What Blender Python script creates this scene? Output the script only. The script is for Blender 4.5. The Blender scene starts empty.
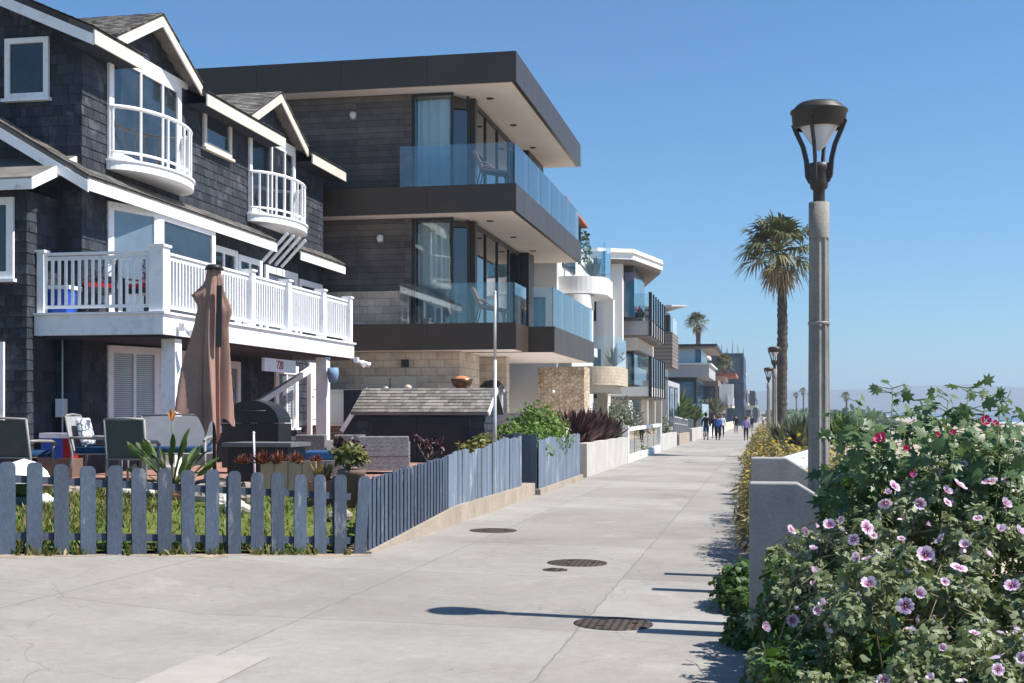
import bpy, math, random
import numpy as np
from mathutils import Vector, Matrix
random.seed(7); RNG = np.random.default_rng(11)
HAZE = 0.0004
scene = bpy.context.scene
COL = scene.collection
PI = math.pi
# ---------------------------------------------------------------- materials
def mk(name):
    m = bpy.data.materials.new(name); m.use_nodes = True
    nt = m.node_tree; nt.nodes.clear()
    out = nt.nodes.new('ShaderNodeOutputMaterial')
    b = nt.nodes.new('ShaderNodeBsdfPrincipled')
    nt.links.new(b.outputs[0], out.inputs[0])
    return m, nt, b, out
def N(nt, t, **kw):
    n = nt.nodes.new(t)
    for k, v in kw.items():
        if k.startswith('i_'):
            key = k[2:]
            key = int(key) if key.isdigit() else key.replace('_', ' ')
            n.inputs[key].default_value = v
        else: setattr(n, k, v)
    return n
def mathn(nt, op, a, b=None, c=None):
    n = nt.nodes.new('ShaderNodeMath'); n.operation = op
    for i, v in enumerate((a, b, c)):
        if v is None: continue
        if isinstance(v, (int, float)): n.inputs[i].default_value = v
        else: nt.links.new(v, n.inputs[i])
    return n.outputs[0]
def mixc(nt, fac, a, b, mode='MIX'):
    n = nt.nodes.new('ShaderNodeMix'); n.data_type = 'RGBA'; n.blend_type = mode
    for s, v in ((0, fac), (6, a), (7, b)):
        if isinstance(v, (int, float)): n.inputs[s].default_value = v
        elif isinstance(v, tuple): n.inputs[s].default_value = v if len(v) == 4 else (*v, 1)
        else: nt.links.new(v, n.inputs[s])
    return n.outputs[2]
def coords(nt, mode=None):
    tc = nt.nodes.new('ShaderNodeTexCoord').outputs['Object']
    if mode is None: return tc
    s = nt.nodes.new('ShaderNodeSeparateXYZ'); nt.links.new(tc, s.inputs[0])
    c = nt.nodes.new('ShaderNodeCombineXYZ')
    if mode == 'wall':
        nt.links.new(mathn(nt, 'ADD', s.outputs[0], s.outputs[1]), c.inputs[0]); nt.links.new(s.outputs[2], c.inputs[1])
    elif mode == 'yx':
        nt.links.new(s.outputs[1], c.inputs[0]); nt.links.new(s.outputs[0], c.inputs[1])
    return c.outputs[0]
def noise(nt, vec, scale, detail=4, rough=.6):
    n = N(nt, 'ShaderNodeTexNoise'); n.inputs['Scale'].default_value = scale
    n.inputs['Detail'].default_value = detail; n.inputs['Roughness'].default_value = rough
    nt.links.new(vec, n.inputs['Vector']); return n.outputs[0]
def ramp(nt, fac, stops):
    r = nt.nodes.new('ShaderNodeValToRGB'); nt.links.new(fac, r.inputs[0])
    el = r.color_ramp.elements
    while len(el) < len(stops): el.new(.5)
    for e, (p, c) in zip(el, stops): e.position = p; e.color = (*c, 1) if len(c) == 3 else c
    return r.outputs[0]
def bump(nt, b, h, strength=.3, dist=.02):
    n = nt.nodes.new('ShaderNodeBump'); n.inputs['Strength'].default_value = strength
    n.inputs['Distance'].default_value = dist
    nt.links.new(h, n.inputs['Height']); nt.links.new(n.outputs[0], b.inputs['Normal'])
def tc(c, k): return tuple(min(1, max(0, x * k)) for x in c)
def M(name, base, rough=.7, spec=.3, var=.12, scale=3., fine=0., bmp=0., bscale=60, metal=0, rv=0., dirt=None, coat=0, stretch=None):
    m, nt, b, out = mk(name)
    v = coords(nt)
    if stretch:
        mp = nt.nodes.new('ShaderNodeMapping'); mp.inputs['Scale'].default_value = stretch
        nt.links.new(v, mp.inputs[0]); v = mp.outputs[0]
    col = ramp(nt, noise(nt, v, scale, 5), [(.3, tc(base, 1 - var)), (.7, tc(base, 1 + var))])
    if fine:
        col = mixc(nt, 1., col, ramp(nt, noise(nt, v, scale * 22, 3), [(.3, (1 - fine,) * 3), (.7, (1,) * 3)]), 'MULTIPLY')
    if rv:
        a = N(nt, 'ShaderNodeAttribute', attribute_name='rnd')
        col = mixc(nt, 1., col, ramp(nt, a.outputs['Fac'], [(0, (1 - rv,) * 3), (1, (1,) * 3)]), 'MULTIPLY')
    if dirt:
        f = ramp(nt, noise(nt, v, dirt[2], 6, .7), [(dirt[3] if len(dirt) > 3 else .55, (0, 0, 0)), ((dirt[3] if len(dirt) > 3 else .55) + .12, (1, 1, 1))])
        f = mathn(nt, 'MULTIPLY', f, dirt[1]); col = mixc(nt, f, col, dirt[0])
    nt.links.new(col, b.inputs['Base Color'])
    b.inputs['Roughness'].default_value = rough; b.inputs['Specular IOR Level'].default_value = spec
    b.inputs['Metallic'].default_value = metal
    if coat: b.inputs['Coat Weight'].default_value = coat
    if bmp: bump(nt, b, noise(nt, v, bscale, 4), bmp, .01)
    return m
def leafmat(name, stops, rough=.5, spec=.3, trans=.25, scale=2.):
    m, nt, b, out = mk(name)
    a = N(nt, 'ShaderNodeAttribute', attribute_name='rnd')
    nz = noise(nt, coords(nt), scale, 3)
    f = mathn(nt, 'ADD', mathn(nt, 'MULTIPLY', a.outputs['Fac'], .65), mathn(nt, 'MULTIPLY', nz, .4))
    col = ramp(nt, f, stops)
    nt.links.new(col, b.inputs['Base Color'])
    b.inputs['Roughness'].default_value = rough; b.inputs['Specular IOR Level'].default_value = spec
    tr = nt.nodes.new('ShaderNodeBsdfTranslucent'); nt.links.new(mixc(nt, 1., col, (1., 1., .55, 1), 'MULTIPLY'), tr.inputs[0])
    mx = nt.nodes.new('ShaderNodeMixShader'); mx.inputs[0].default_value = trans
    nt.links.new(b.outputs[0], mx.inputs[1]); nt.links.new(tr.outputs[0], mx.inputs[2]); nt.links.new(mx.outputs[0], out.inputs[0])
    return m
def bricks(name, c1, c2, mortar, w, h, ms=.012, mode='wall', rough=.85, bmp=.6, var=.35, offset=.5, nscale=2.5, warp=0.):
    m, nt, b, out = mk(name)
    v = coords(nt, mode)
    if warp:
        nn = N(nt, 'ShaderNodeTexNoise'); nn.inputs['Scale'].default_value = 1.4; nt.links.new(v, nn.inputs[0])
        vm = nt.nodes.new('ShaderNodeVectorMath'); vm.operation = 'MULTIPLY_ADD'
        nt.links.new(nn.outputs['Color'], vm.inputs[0]); vm.inputs[1].default_value = (warp,) * 3; nt.links.new(v, vm.inputs[2]); v = vm.outputs[0]
    br = nt.nodes.new('ShaderNodeTexBrick'); nt.links.new(v, br.inputs[0])
    br.offset = offset
    br.inputs['Color1'].default_value = (*c1, 1); br.inputs['Color2'].default_value = (*c2, 1); br.inputs['Mortar'].default_value = (*mortar, 1)
    br.inputs['Scale'].default_value = 1; br.inputs['Brick Width'].default_value = w; br.inputs['Row Height'].default_value = h
    br.inputs['Mortar Size'].default_value = ms; br.inputs['Mortar Smooth'].default_value = .3
    n1 = noise(nt, coords(nt), nscale, 6, .7)
    col = mixc(nt, 1., br.outputs[0], ramp(nt, n1, [(.3, (1 - var,) * 3), (.7, (1, 1, 1))]), 'MULTIPLY')
    nt.links.new(col, b.inputs['Base Color']); b.inputs['Roughness'].default_value = rough
    b.inputs['Specular IOR Level'].default_value = .25
    hh = mathn(nt, 'ADD', mathn(nt, 'MULTIPLY', br.outputs['Fac'], -1.), mathn(nt, 'MULTIPLY', noise(nt, coords(nt), 22, 4), .5))
    bump(nt, b, hh, bmp, .02)
    return m
def glassmat(name, tint, refl_rough=.02, alpha_ref=.06):
    m, nt, b, out = mk(name); nt.nodes.remove(b)
    t = nt.nodes.new('ShaderNodeBsdfTransparent'); t.inputs[0].default_value = (*tint, 1)
    g = nt.nodes.new('ShaderNodeBsdfGlossy'); g.inputs['Roughness'].default_value = refl_rough; g.inputs[0].default_value = (1, 1, 1, 1)
    fr = nt.nodes.new('ShaderNodeFresnel'); fr.inputs[0].default_value = 1.55
    f = mathn(nt, 'ADD', mathn(nt, 'MULTIPLY', fr.outputs[0], 1.3), alpha_ref); f = mathn(nt, 'MINIMUM', f, 1.)
    mx = nt.nodes.new('ShaderNodeMixShader'); nt.links.new(f, mx.inputs[0]); nt.links.new(t.outputs[0], mx.inputs[1]); nt.links.new(g.outputs[0], mx.inputs[2])
    nt.links.new(mx.outputs[0], out.inputs[0]); return m

def M_concrete_walk():
    m, nt, b, out = mk('walk_concrete')
    v = coords(nt)
    col = ramp(nt, noise(nt, v, .45, 6, .65), [(.3, (.29, .273, .25)), (.5, (.355, .337, .31)), (.72, (.40, .382, .355))])
    col = mixc(nt, 1., col, ramp(nt, noise(nt, v, 9, 5, .7), [(.3, (.86, .86, .86)), (.65, (1, 1, 1))]), 'MULTIPLY')
    col = mixc(nt, 1., col, ramp(nt, noise(nt, v, 160, 2, .5), [(.35, (.8, .8, .8)), (.6, (1, 1, 1))]), 'MULTIPLY')
    s0 = nt.nodes.new('ShaderNodeSeparateXYZ'); nt.links.new(v, s0.inputs[0])
    cc = nt.nodes.new('ShaderNodeCombineXYZ'); nt.links.new(mathn(nt, 'FLOOR', mathn(nt, 'ADD', mathn(nt, 'DIVIDE', s0.outputs[0], 2.2), .63)), cc.inputs[0]); nt.links.new(mathn(nt, 'FLOOR', mathn(nt, 'ADD', mathn(nt, 'DIVIDE', s0.outputs[1], 3.1), .92)), cc.inputs[1])
    wn0 = nt.nodes.new('ShaderNodeTexWhiteNoise'); wn0.noise_dimensions = '2D'; nt.links.new(cc.outputs[0], wn0.inputs['Vector'])
    col = mixc(nt, 1., col, ramp(nt, wn0.outputs['Value'], [(0, (.88, .87, .85)), (1, (1.05, 1.05, 1.05))]), 'MULTIPLY')
    st = ramp(nt, noise(nt, v, 1.7, 7, .75), [(.52, (0, 0, 0)), (.7, (.5, .5, .5))])
    col = mixc(nt, st, col, (.24, .225, .2, 1))
    s = nt.nodes.new('ShaderNodeSeparateXYZ'); nt.links.new(v, s.inputs[0])
    wob = mathn(nt, 'MULTIPLY', mathn(nt, 'SUBTRACT', noise(nt, v, 3, 3), .5), .03)
    fx = mathn(nt, 'ABSOLUTE', mathn(nt, 'SUBTRACT', mathn(nt, 'FRACT', mathn(nt, 'ADD', mathn(nt, 'DIVIDE', s.outputs[0], 2.2), mathn(nt, 'ADD', wob, .13))), .5))
    fy = mathn(nt, 'ABSOLUTE', mathn(nt, 'SUBTRACT', mathn(nt, 'FRACT', mathn(nt, 'ADD', mathn(nt, 'DIVIDE', s.outputs[1], 3.1), mathn(nt, 'ADD', wob, .42))), .5))
    jx = mathn(nt, 'LESS_THAN', fx, .0035); jy = mathn(nt, 'LESS_THAN', fy, .003)
    j = mathn(nt, 'MAXIMUM', jx, jy)
    col = mixc(nt, mathn(nt, 'MULTIPLY', j, .7), col, (.16, .15, .135, 1))
    # hairline cracks
    vo = nt.nodes.new('ShaderNodeTexVoronoi'); vo.feature = 'DISTANCE_TO_EDGE'; vo.inputs['Scale'].default_value = .33
    wn = N(nt, 'ShaderNodeTexNoise'); wn.inputs['Scale'].default_value = 1.3; wn.inputs['Detail'].default_value = 6; nt.links.new(v, wn.inputs[0])
    vm = nt.nodes.new('ShaderNodeVectorMath'); vm.operation = 'MULTIPLY_ADD'; nt.links.new(wn.outputs['Color'], vm.inputs[0]); vm.inputs[1].default_value = (.7,) * 3
    nt.links.new(v, vm.inputs[2]); nt.links.new(vm.outputs[0], vo.inputs['Vector'])
    ck = mathn(nt, 'LESS_THAN', vo.outputs['Distance'], .0015)
    col = mixc(nt, mathn(nt, 'MULTIPLY', ck, .5), col, (.15, .14, .13, 1))
    sp = nt.nodes.new('ShaderNodeTexVoronoi'); sp.inputs['Scale'].default_value = 2.6; nt.links.new(v, sp.inputs['Vector'])
    spc = nt.nodes.new('ShaderNodeSeparateColor'); nt.links.new(sp.outputs['Color'], spc.inputs[0])
    gum = mathn(nt, 'MULTIPLY', mathn(nt, 'LESS_THAN', sp.outputs['Distance'], mathn(nt, 'MULTIPLY', spc.outputs[0], .05)), .45)
    col = mixc(nt, gum, col, (.12, .11, .10, 1))
    sd = ramp(nt, noise(nt, v, .8, 8, .8), [(.56, (0, 0, 0)), (.75, (.5, .5, .5))])
    col = mixc(nt, sd, col, (.50, .46, .40, 1))
    nt.links.new(col, b.inputs['Base Color']); b.inputs['Roughness'].default_value = .85; b.inputs['Specular IOR Level'].default_value = .3
    bump(nt, b, noise(nt, v, 120, 3), .25, .01)
    return m
def M_sand():
    m, nt, b, out = mk('sand'); v = coords(nt)
    col = ramp(nt, noise(nt, v, .15, 6), [(.3, (.36, .29, .215)), (.7, (.47, .385, .29))])
    s = nt.nodes.new('ShaderNodeSeparateXYZ'); nt.links.new(v, s.inputs[0])
    f = mathn(nt, 'MULTIPLY', mathn(nt, 'ADD', s.outputs[0], -.3), -1.2)
    f = mathn(nt, 'MINIMUM', mathn(nt, 'MAXIMUM', f, 0), 1)
    dirt = ramp(nt, noise(nt, v, 2.5, 6), [(.3, (.16, .12, .08)), (.7, (.30, .24, .17))])
    nt.links.new(mixc(nt, f, col, dirt), b.inputs['Base Color']); b.inputs['Roughness'].default_value = .95
    bump(nt, b, noise(nt, v, 14, 5), .5, .05); return m
def M_sea():
    m, nt, b, out = mk('sea'); v = coords(nt)
    s = nt.nodes.new('ShaderNodeSeparateXYZ'); nt.links.new(v, s.inputs[0])
    mp = nt.nodes.new('ShaderNodeMapping'); mp.inputs['Scale'].default_value = (.09, .012, 1); nt.links.new(v, mp.inputs[0])
    w = noise(nt, mp.outputs[0], 1., 5, .6)
    near = mathn(nt, 'MULTIPLY', mathn(nt, 'SUBTRACT', 205., s.outputs[0]), 1 / 90.)
    near = mathn(nt, 'MINIMUM', mathn(nt, 'MAXIMUM', near, 0.), 1.)
    foam = mathn(nt, 'GREATER_THAN', mathn(nt, 'ADD', w, mathn(nt, 'MULTIPLY', near, .22)), .68)
    col = mixc(nt, foam, (.03, .09, .15, 1), (.75, .78, .8, 1))
    nt.links.new(col, b.inputs['Base Color']); b.inputs['Roughness'].default_value = .35; b.inputs['Specular IOR Level'].default_value = .4
    bump(nt, b, noise(nt, v, .6, 5), .6, .3); return m
def M_rubble():
    m, nt, b, out = mk('rubble_stone'); v = coords(nt, 'wall')
    wn = N(nt, 'ShaderNodeTexNoise'); wn.inputs['Scale'].default_value = 3; nt.links.new(v, wn.inputs[0])
    vm = nt.nodes.new('ShaderNodeVectorMath'); vm.operation = 'MULTIPLY_ADD'; nt.links.new(wn.outputs['Color'], vm.inputs[0]); vm.inputs[1].default_value = (.12,) * 3; nt.links.new(v, vm.inputs[2])
    vo = nt.nodes.new('ShaderNodeTexVoronoi'); vo.inputs['Scale'].default_value = 8.; nt.links.new(vm.outputs[0], vo.inputs['Vector'])
    ve = nt.nodes.new('ShaderNodeTexVoronoi'); ve.feature = 'DISTANCE_TO_EDGE'; ve.inputs['Scale'].default_value = 8.; nt.links.new(vm.outputs[0], ve.inputs['Vector'])
    sep = nt.nodes.new('ShaderNodeSeparateColor'); nt.links.new(vo.outputs['Color'], sep.inputs[0])
    col = ramp(nt, sep.outputs[0], [(0, (.45, .32, .2)), (.4, (.62, .48, .32)), (.7, (.7, .58, .44)), (1, (.52, .42, .34))])
    e = ramp(nt, ve.outputs['Distance'], [(.0, (.35, .35, .35)), (.05, (1, 1, 1))])
    col = mixc(nt, 1., col, e, 'MULTIPLY')
    nt.links.new(col, b.inputs['Base Color']); b.inputs['Roughness'].default_value = .9
    bump(nt, b, ramp(nt, ve.outputs['Distance'], [(0, (0, 0, 0)), (.12, (1, 1, 1))]), .8, .04); return m

m_walk = M_concrete_walk(); m_sand = M_sand(); m_sea = M_sea(); m_rubble = M_rubble()
m_patch = M('pale_concrete', (.40, .37, .325), .9, var=.08, scale=4, fine=.15, bmp=.15)
m_conc = M('grey_concrete', (.36, .35, .335), .85, var=.2, scale=1.6, fine=.15, bmp=.25, bscale=40, dirt=((.17, .16, .14), .5, 2.2))
m_curb = M('curb_concrete', (.40, .335, .265), .88, var=.18, scale=1.4, fine=.2, bmp=.25, bscale=40, dirt=((.25, .2, .15), .5, 2.0))
m_stucco = M('white_stucco', (.74, .73, .71), .85, var=.05, scale=.8, fine=.05, bmp=.1)
m_wallst = M('weathered_wall_render', (.50, .475, .44), .85, var=.12, scale=1.1, fine=.1, bmp=.2, dirt=((.3, .27, .23), .4, 2.5, .56))
m_cream = M('cream_stucco', (.62, .55, .45), .85, var=.07, scale=1.2, bmp=.1)
m_white = M('white_paint', (.86, .86, .865), .5, .4, var=.04, scale=2.2, dirt=((.48, .44, .38), .4, 4.5, .55))
m_whitew = M('weathered_white_paint', (.80, .80, .81), .6, .35, var=.06, scale=3, dirt=((.35, .3, .25), .55, 5., .56))
m_trim = M('cream_trim', (.66, .61, .53), .6, .3, var=.08, scale=2, dirt=((.4, .33, .26), .5, 4., .58))
m_shing = M('blue_grey_shingle', (.055, .063, .082), .75, .3, var=.25, scale=1.3, fine=.25, rv=.5, bmp=.35, bscale=50, dirt=((.20, .2, .22), .4, 1.8, .56))
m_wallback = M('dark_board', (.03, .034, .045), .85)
m_roof = M('roof_shingle', (.17, .155, .145), .9, .2, var=.25, scale=2, fine=.25, rv=.55, bmp=.3)
m_roofold = M('old_cedar_shingle', (.28, .26, .235), .9, .2, var=.25, scale=2.5, fine=.25, rv=.5, bmp=.3)
m_bronze = M('bronze_metal', (.062, .045, .033), .42, .45, var=.12, scale=.7, metal=.25)
m_bronzeside = m_bronze
m_soffit = M('soffit_plaster', (.86, .80, .75), .8, var=.04, scale=1)
m_darkframe = M('dark_frame', (.025, .024, .025), .4, .4)
m_boardwall = bricks('grey_board_wall', (.125, .108, .10), (.20, .172, .155), (.055, .048, .044), 2.6, .16, .006, var=.5, bmp=.3, nscale=1.6)
m_block = bricks('stone_block', (.80, .68, .55), (.60, .51, .41), (.42, .36, .29), .42, .2, .008, var=.35, warp=.02)
m_trav = bricks('travertine', (.6, .52, .4), (.52, .44, .33), (.42, .35, .26), .3, .12, .004, var=.25)
m_glass = M('window_glass', (.022, .03, .04), .04, .7, var=.6, scale=1.2, coat=.25)
m_glasslite = M('window_glass_pale', (.12, .16, .2), .05, .9, var=.3, scale=.6, coat=.6)
m_blueglass = M('blue_window_glass', (.03, .12, .2), .06, .9, var=.4, scale=.3, coat=.5)
m_clear = glassmat('clear_glass', (.88, .93, .93), .01, .02)
m_rail = glassmat('railing_glass', (.88, .925, .93), .03, .03)
m_farglass = M('far_window_glass', (.05, .075, .10), .12, .7, var=.4, scale=.3)
m_frost = M('frosted_glass', (.35, .48, .55), .3, .6, var=.1, scale=.5)
m_curtain = M('curtain_cloth', (.86, .9, .88), .9, .1, var=.08, scale=2, stretch=(6, 6, .3))
m_blind = M('blind_slats', (.50, .54, .56), .7, .2, var=.1)
m_room = M('room_interior', (.12, .11, .10), .9)
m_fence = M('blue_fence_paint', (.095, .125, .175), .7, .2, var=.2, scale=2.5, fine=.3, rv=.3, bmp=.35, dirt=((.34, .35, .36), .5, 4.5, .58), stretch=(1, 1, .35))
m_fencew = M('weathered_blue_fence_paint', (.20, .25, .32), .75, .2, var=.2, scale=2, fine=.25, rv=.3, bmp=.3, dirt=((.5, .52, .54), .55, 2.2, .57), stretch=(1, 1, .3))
m_metal = M('aluminium_frame', (.27, .26, .25), .5, .4, var=.1, metal=.1)
m_pole = M('steel_pole', (.62, .62, .62), .35, .5, var=.1, metal=.4)
m_sling = M('sling_fabric', (.115, .12, .11), .85, .1, var=.1, scale=8, fine=.25)
m_slinglite = M('pale_sling_fabric', (.40, .40, .41), .85, .1, var=.1, scale=8, fine=.2)
m_navy = M('navy_cushion', (.02, .06, .14), .9, .1, var=.2, scale=6, fine=.1)
m_blue = M('blue_cushion', (.035, .10, .22), .9, .1, var=.2, scale=6)
m_wicker = bricks('grey_wicker', (.42, .41, .42), (.26, .25, .26), (.1, .1, .1), .035, .022, .004, var=.2, bmp=.6)
m_black = M('black_metal', (.014, .014, .016), .45, .4, var=.2)
m_blacktop = M('slate_top', (.13, .135, .14), .45, .4, var=.15)
m_umb = M('terracotta_canvas', (.37, .225, .18), .9, .15, var=.16, scale=2.5, fine=.12, bmp=.3, bscale=90)
m_brickpav = bricks('brick_paving', (.50, .27, .21), (.38, .19, .15), (.3, .25, .2), .22, .11, .008, mode='yx', var=.3)
m_brickwall = bricks('brick_edge', (.50, .27, .21), (.40, .2, .16), (.3, .25, .2), .22, .08, .008, var=.3)
m_rock = M('garden_rock', (.34, .29, .24), .9, .2, var=.4, scale=4, fine=.2, bmp=.5, bscale=14)
m_rockw = M('pale_rock', (.58, .54, .48), .9, .2, var=.25, scale=4, fine=.2, bmp=.5, bscale=14)
m_wood = M('tan_wood', (.52, .34, .22), .7, .3, var=.2, scale=2.5, stretch=(1, 1, .1))
m_step = M('brown_step', (.16, .11, .085), .8, .2, var=.2)
m_iron = bricks('manhole_iron', (.15, .11, .09), (.10, .075, .065), (.04, .032, .03), .06, .06, .012, mode='yx', var=.4, bmp=1., offset=0)
m_edge = M('sandy_edge', (.36, .3, .23), .95, .1, var=.3, scale=5, fine=.3, bmp=.4, bscale=20)
m_soil = M('soil', (.11, .08, .055), .95, .1, var=.4, scale=4, fine=.3, bmp=.6, bscale=20)
m_grassbase = M('lawn_ground', (.10, .13, .03), .95, .1, var=.4, scale=3, dirt=((.25, .2, .12), .7, 2.5, .55))
m_terra = M('terracotta_pot', (.42, .19, .11), .8, .2, var=.15)
m_copper = M('copper_bowl', (.12, .07, .045), .35, .5, metal=.8)
m_orange = M('orange_stones', (.6, .2, .1), .8, var=.4, scale=20)
m_lampmetal = M('lamp_dark_metal', (.035, .031, .029), .5, .45, var=.25, scale=6)
m_lampglass = M('lamp_lens', (.62, .66, .74), .25, .5, var=.03)
m_lamprefl = M('lamp_reflector', (.55, .52, .46), .45, .4)
m_post = M('lamp_post_concrete', (.30, .28, .25), .85, .2, var=.2, scale=3, fine=.3, bmp=.35, bscale=70)
m_green = M('dark_green_glaze', (.015, .04, .022), .25, .6, var=.3)
m_redc = M('red_cushion', (.33, .02, .03), .9, .1, var=.1)
m_plasblue = M('blue_plastic', (.01, .07, .42), .4, .4)
m_rattan = M('rattan', (.22, .12, .085), .7, .3, var=.2, scale=30)
m_hill = M('far_hills', (.10, .11, .10), .95, .1, var=.3, scale=.004, fine=.3)
m_slat = bricks('brown_slat', (.24, .21, .19), (.19, .165, .15), (.05, .045, .04), 9., .2, .018, var=.2)
m_greyst = M('grey_render', (.40, .40, .41), .8, var=.1, scale=.3)
m_brownst = M('brown_render', (.25, .20, .17), .8, var=.15, scale=.3)
m_bluewrap = M('dark_blue_cladding', (.05, .08, .125), .6, .3, var=.35, scale=.15, fine=.2)
m_redtile = M('red_roof_tile', (.42, .15, .09), .85, var=.25, scale=3, fine=.3)
m_trunk = M('palm_trunk', (.10, .09, .08), .95, .1, var=.35, scale=6, fine=.3, bmp=.8, bscale=14)
m_bark = M('bark', (.14, .11, .08), .95, .1, var=.3, scale=8)
m_stem = M('woody_stem', (.25, .22, .13), .85, .2, var=.3, scale=12)
m_gstem = M('green_stem', (.13, .18, .06), .7, .3, var=.3, scale=12)
m_skin = M('skin', (.45, .28, .2), .6)
m_signred = M('red_sign_paint', (.5, .06, .06), .6)
def cloth(n, c): return M(n, c, .9, .1, var=.1, scale=8)
def cushion_print():
    m, nt, b, out = mk('printed_cushion'); v = coords(nt)
    vo = nt.nodes.new('ShaderNodeTexVoronoi'); vo.feature = 'DISTANCE_TO_EDGE'; vo.inputs['Scale'].default_value = 9; nt.links.new(v, vo.inputs['Vector'])
    nt.links.new(ramp(nt, vo.outputs['Distance'], [(.07, (.10, .12, .17)), (.11, (.72, .74, .78))]), b.inputs['Base Color']); b.inputs['Roughness'].default_value = .9; return m
m_print = cushion_print()
# ---------------------------------------------------------------- mesh builder
class MB:
    def __init__(s): s.v = []; s.f = []; s.mi = []; s.r = []; s.m = 0; s.sm = []
    def vert(s, p): s.v.append(tuple(p)); return len(s.v) - 1
    def face(s, idx, r=None, smooth=False):
        s.f.append(tuple(idx)); s.mi.append(s.m); s.r.append(random.random() if r is None else r); s.sm.append(smooth)
    def poly(s, pts, r=None): s.face([s.vert(p) for p in pts], r)
    def hexa(s, P, r=None):
        i = [s.vert(p) for p in P]; r = random.random() if r is None else r
        for q in ((3, 2, 1, 0), (4, 5, 6, 7), (0, 1, 5, 4), (1, 2, 6, 5), (2, 3, 7, 6), (3, 0, 4, 7)): s.face([i[k] for k in q], r)
        return s
    def box(s, x0, x1, y0, y1, z0, z1, r=None):
        x0, x1 = sorted((x0, x1)); y0, y1 = sorted((y0, y1)); z0, z1 = sorted((z0, z1))
        return s.hexa([(x0, y0, z0), (x1, y0, z0), (x1, y1, z0), (x0, y1, z0), (x0, y0, z1), (x1, y0, z1), (x1, y1, z1), (x0, y1, z1)], r)
    def fbox(s, F, u0, u1, v0, v1, n0, n1, r=None):
        O, U, V, Nn = F
        g = lambda u, v, n: O + U * u + V * v + Nn * n
        return s.hexa([g(u0, v0, n0), g(u1, v0, n0), g(u1, v1, n0), g(u0, v1, n0), g(u0, v0, n1), g(u1, v0, n1), g(u1, v1, n1), g(u0, v1, n1)], r)
    def bar(s, a, b, w, h, up=(0, 0, 1), r=None):
        a = Vector(a); b = Vector(b); d = (b - a); L = d.length; d.normalize()
        sd = d.cross(Vector(up))
        if sd.length < 1e-4: sd = d.cross(Vector((0, 1, 0)))
        sd.normalize(); u = sd.cross(d)
        return s.fbox((a, d, sd, u), 0, L, -w / 2, w / 2, -h / 2, h / 2, r)
    def prism(s, pts, z0, z1, r=None):
        # pts: xy polygon; z0,z1 numbers or lists
        n = len(pts); r = random.random() if r is None else r
        a = [s.vert((p[0], p[1], z0 if not hasattr(z0, '__len__') else z0[i])) for i, p in enumerate(pts)]
        b = [s.vert((p[0], p[1], z1 if not hasattr(z1, '__len__') else z1[i])) for i, p in enumerate(pts)]
        s.face(a[::-1], r); s.face(b, r)
        for i in range(n): j = (i + 1) % n; s.face((a[i], a[j], b[j], b[i]), r)
        return s
    def extrude(s, pts, vec, r=None):
        n = len(pts); vec = Vector(vec); r = random.random() if r is None else r
        a = [s.vert(p) for p in pts]; b = [s.vert(Vector(p) + vec) for p in pts]
        s.face(a[::-1], r); s.face(b, r)
        for i in range(n): j = (i + 1) % n; s.face((a[i], a[j], b[j], b[i]), r)
        return s
    def tube(s, pts, rad, n=8, cap=True, r=None, smooth=True):
        pts = [Vector(p) for p in pts]; r = random.random() if r is None else r
        if not hasattr(rad, '__len__'): rad = [rad] * len(pts)
        rings = []; ref = None
        for i, p in enumerate(pts):
            t = (pts[min(i + 1, len(pts) - 1)] - pts[max(i - 1, 0)])
            t = t.normalized() if t.length > 1e-9 else Vector((0, 0, 1))
            if ref is None: ref = Vector((1, 0, 0)) if abs(t.x) < .9 else Vector((0, 1, 0))
            a = (ref - t * ref.dot(t)).normalized(); b = t.cross(a); ref = a
            rings.append([s.vert(p + (a * math.cos(2 * PI * k / n) + b * math.sin(2 * PI * k / n)) * rad[i]) for k in range(n)])
        for i in range(len(rings) - 1):
            for k in range(n): s.face((rings[i][k], rings[i][(k + 1) % n], rings[i + 1][(k + 1) % n], rings[i + 1][k]), r, smooth)
        if cap: s.face(rings[0][::-1], r); s.face(rings[-1], r)
        return s
    def lathe(s, c, prof, n=16, r=None, smooth=True, a0=0, a1=2 * PI):
        c = Vector(c); r = random.random() if r is None else r; full = abs(a1 - a0 - 2 * PI) < 1e-6; m = n if full else n + 1
        rings = [[s.vert(c + Vector((q * math.cos(a0 + (a1 - a0) * k / n), q * math.sin(a0 + (a1 - a0) * k / n), z))) for k in range(m)] for q, z in prof]
        for i in range(len(rings) - 1):
            for k in range(n): s.face((rings[i][k], rings[i][(k + 1) % m], rings[i + 1][(k + 1) % m], rings[i + 1][k]), r, smooth)
        return s
    def build(s, name, mats, parent=None, label=None, origin=None, bevel=0):
        org = Vector(origin) if origin is not None else (Vector(getroot(parent).location) if parent is not None else Vector((0, 0, 0)))
        me = bpy.data.meshes.new(name)
        me.from_pydata([(a - org.x, b - org.y, c - org.z) for a, b, c in s.v], [], s.f)
        mats = mats if isinstance(mats, (list, tuple)) else [mats]
        for m in mats: me.materials.append(m)
        me.polygons.foreach_set('material_index', s.mi); me.polygons.foreach_set('use_smooth', s.sm)
        at = me.attributes.new('rnd', 'FLOAT', 'FACE'); at.data.foreach_set('value', s.r)
        me.update()
        o = bpy.data.objects.new(name, me); COL.objects.link(o)
        if parent is not None: o.parent = parent
        elif origin is not None: o.location = origin
        if label: o['label'] = label
        if bevel:
            bv = o.modifiers.new('bevel', 'BEVEL'); bv.width = bevel; bv.segments = 2; bv.limit_method = 'ANGLE'
        return o
def getroot(o):
    while o.parent is not None: o = o.parent
    return o
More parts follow.
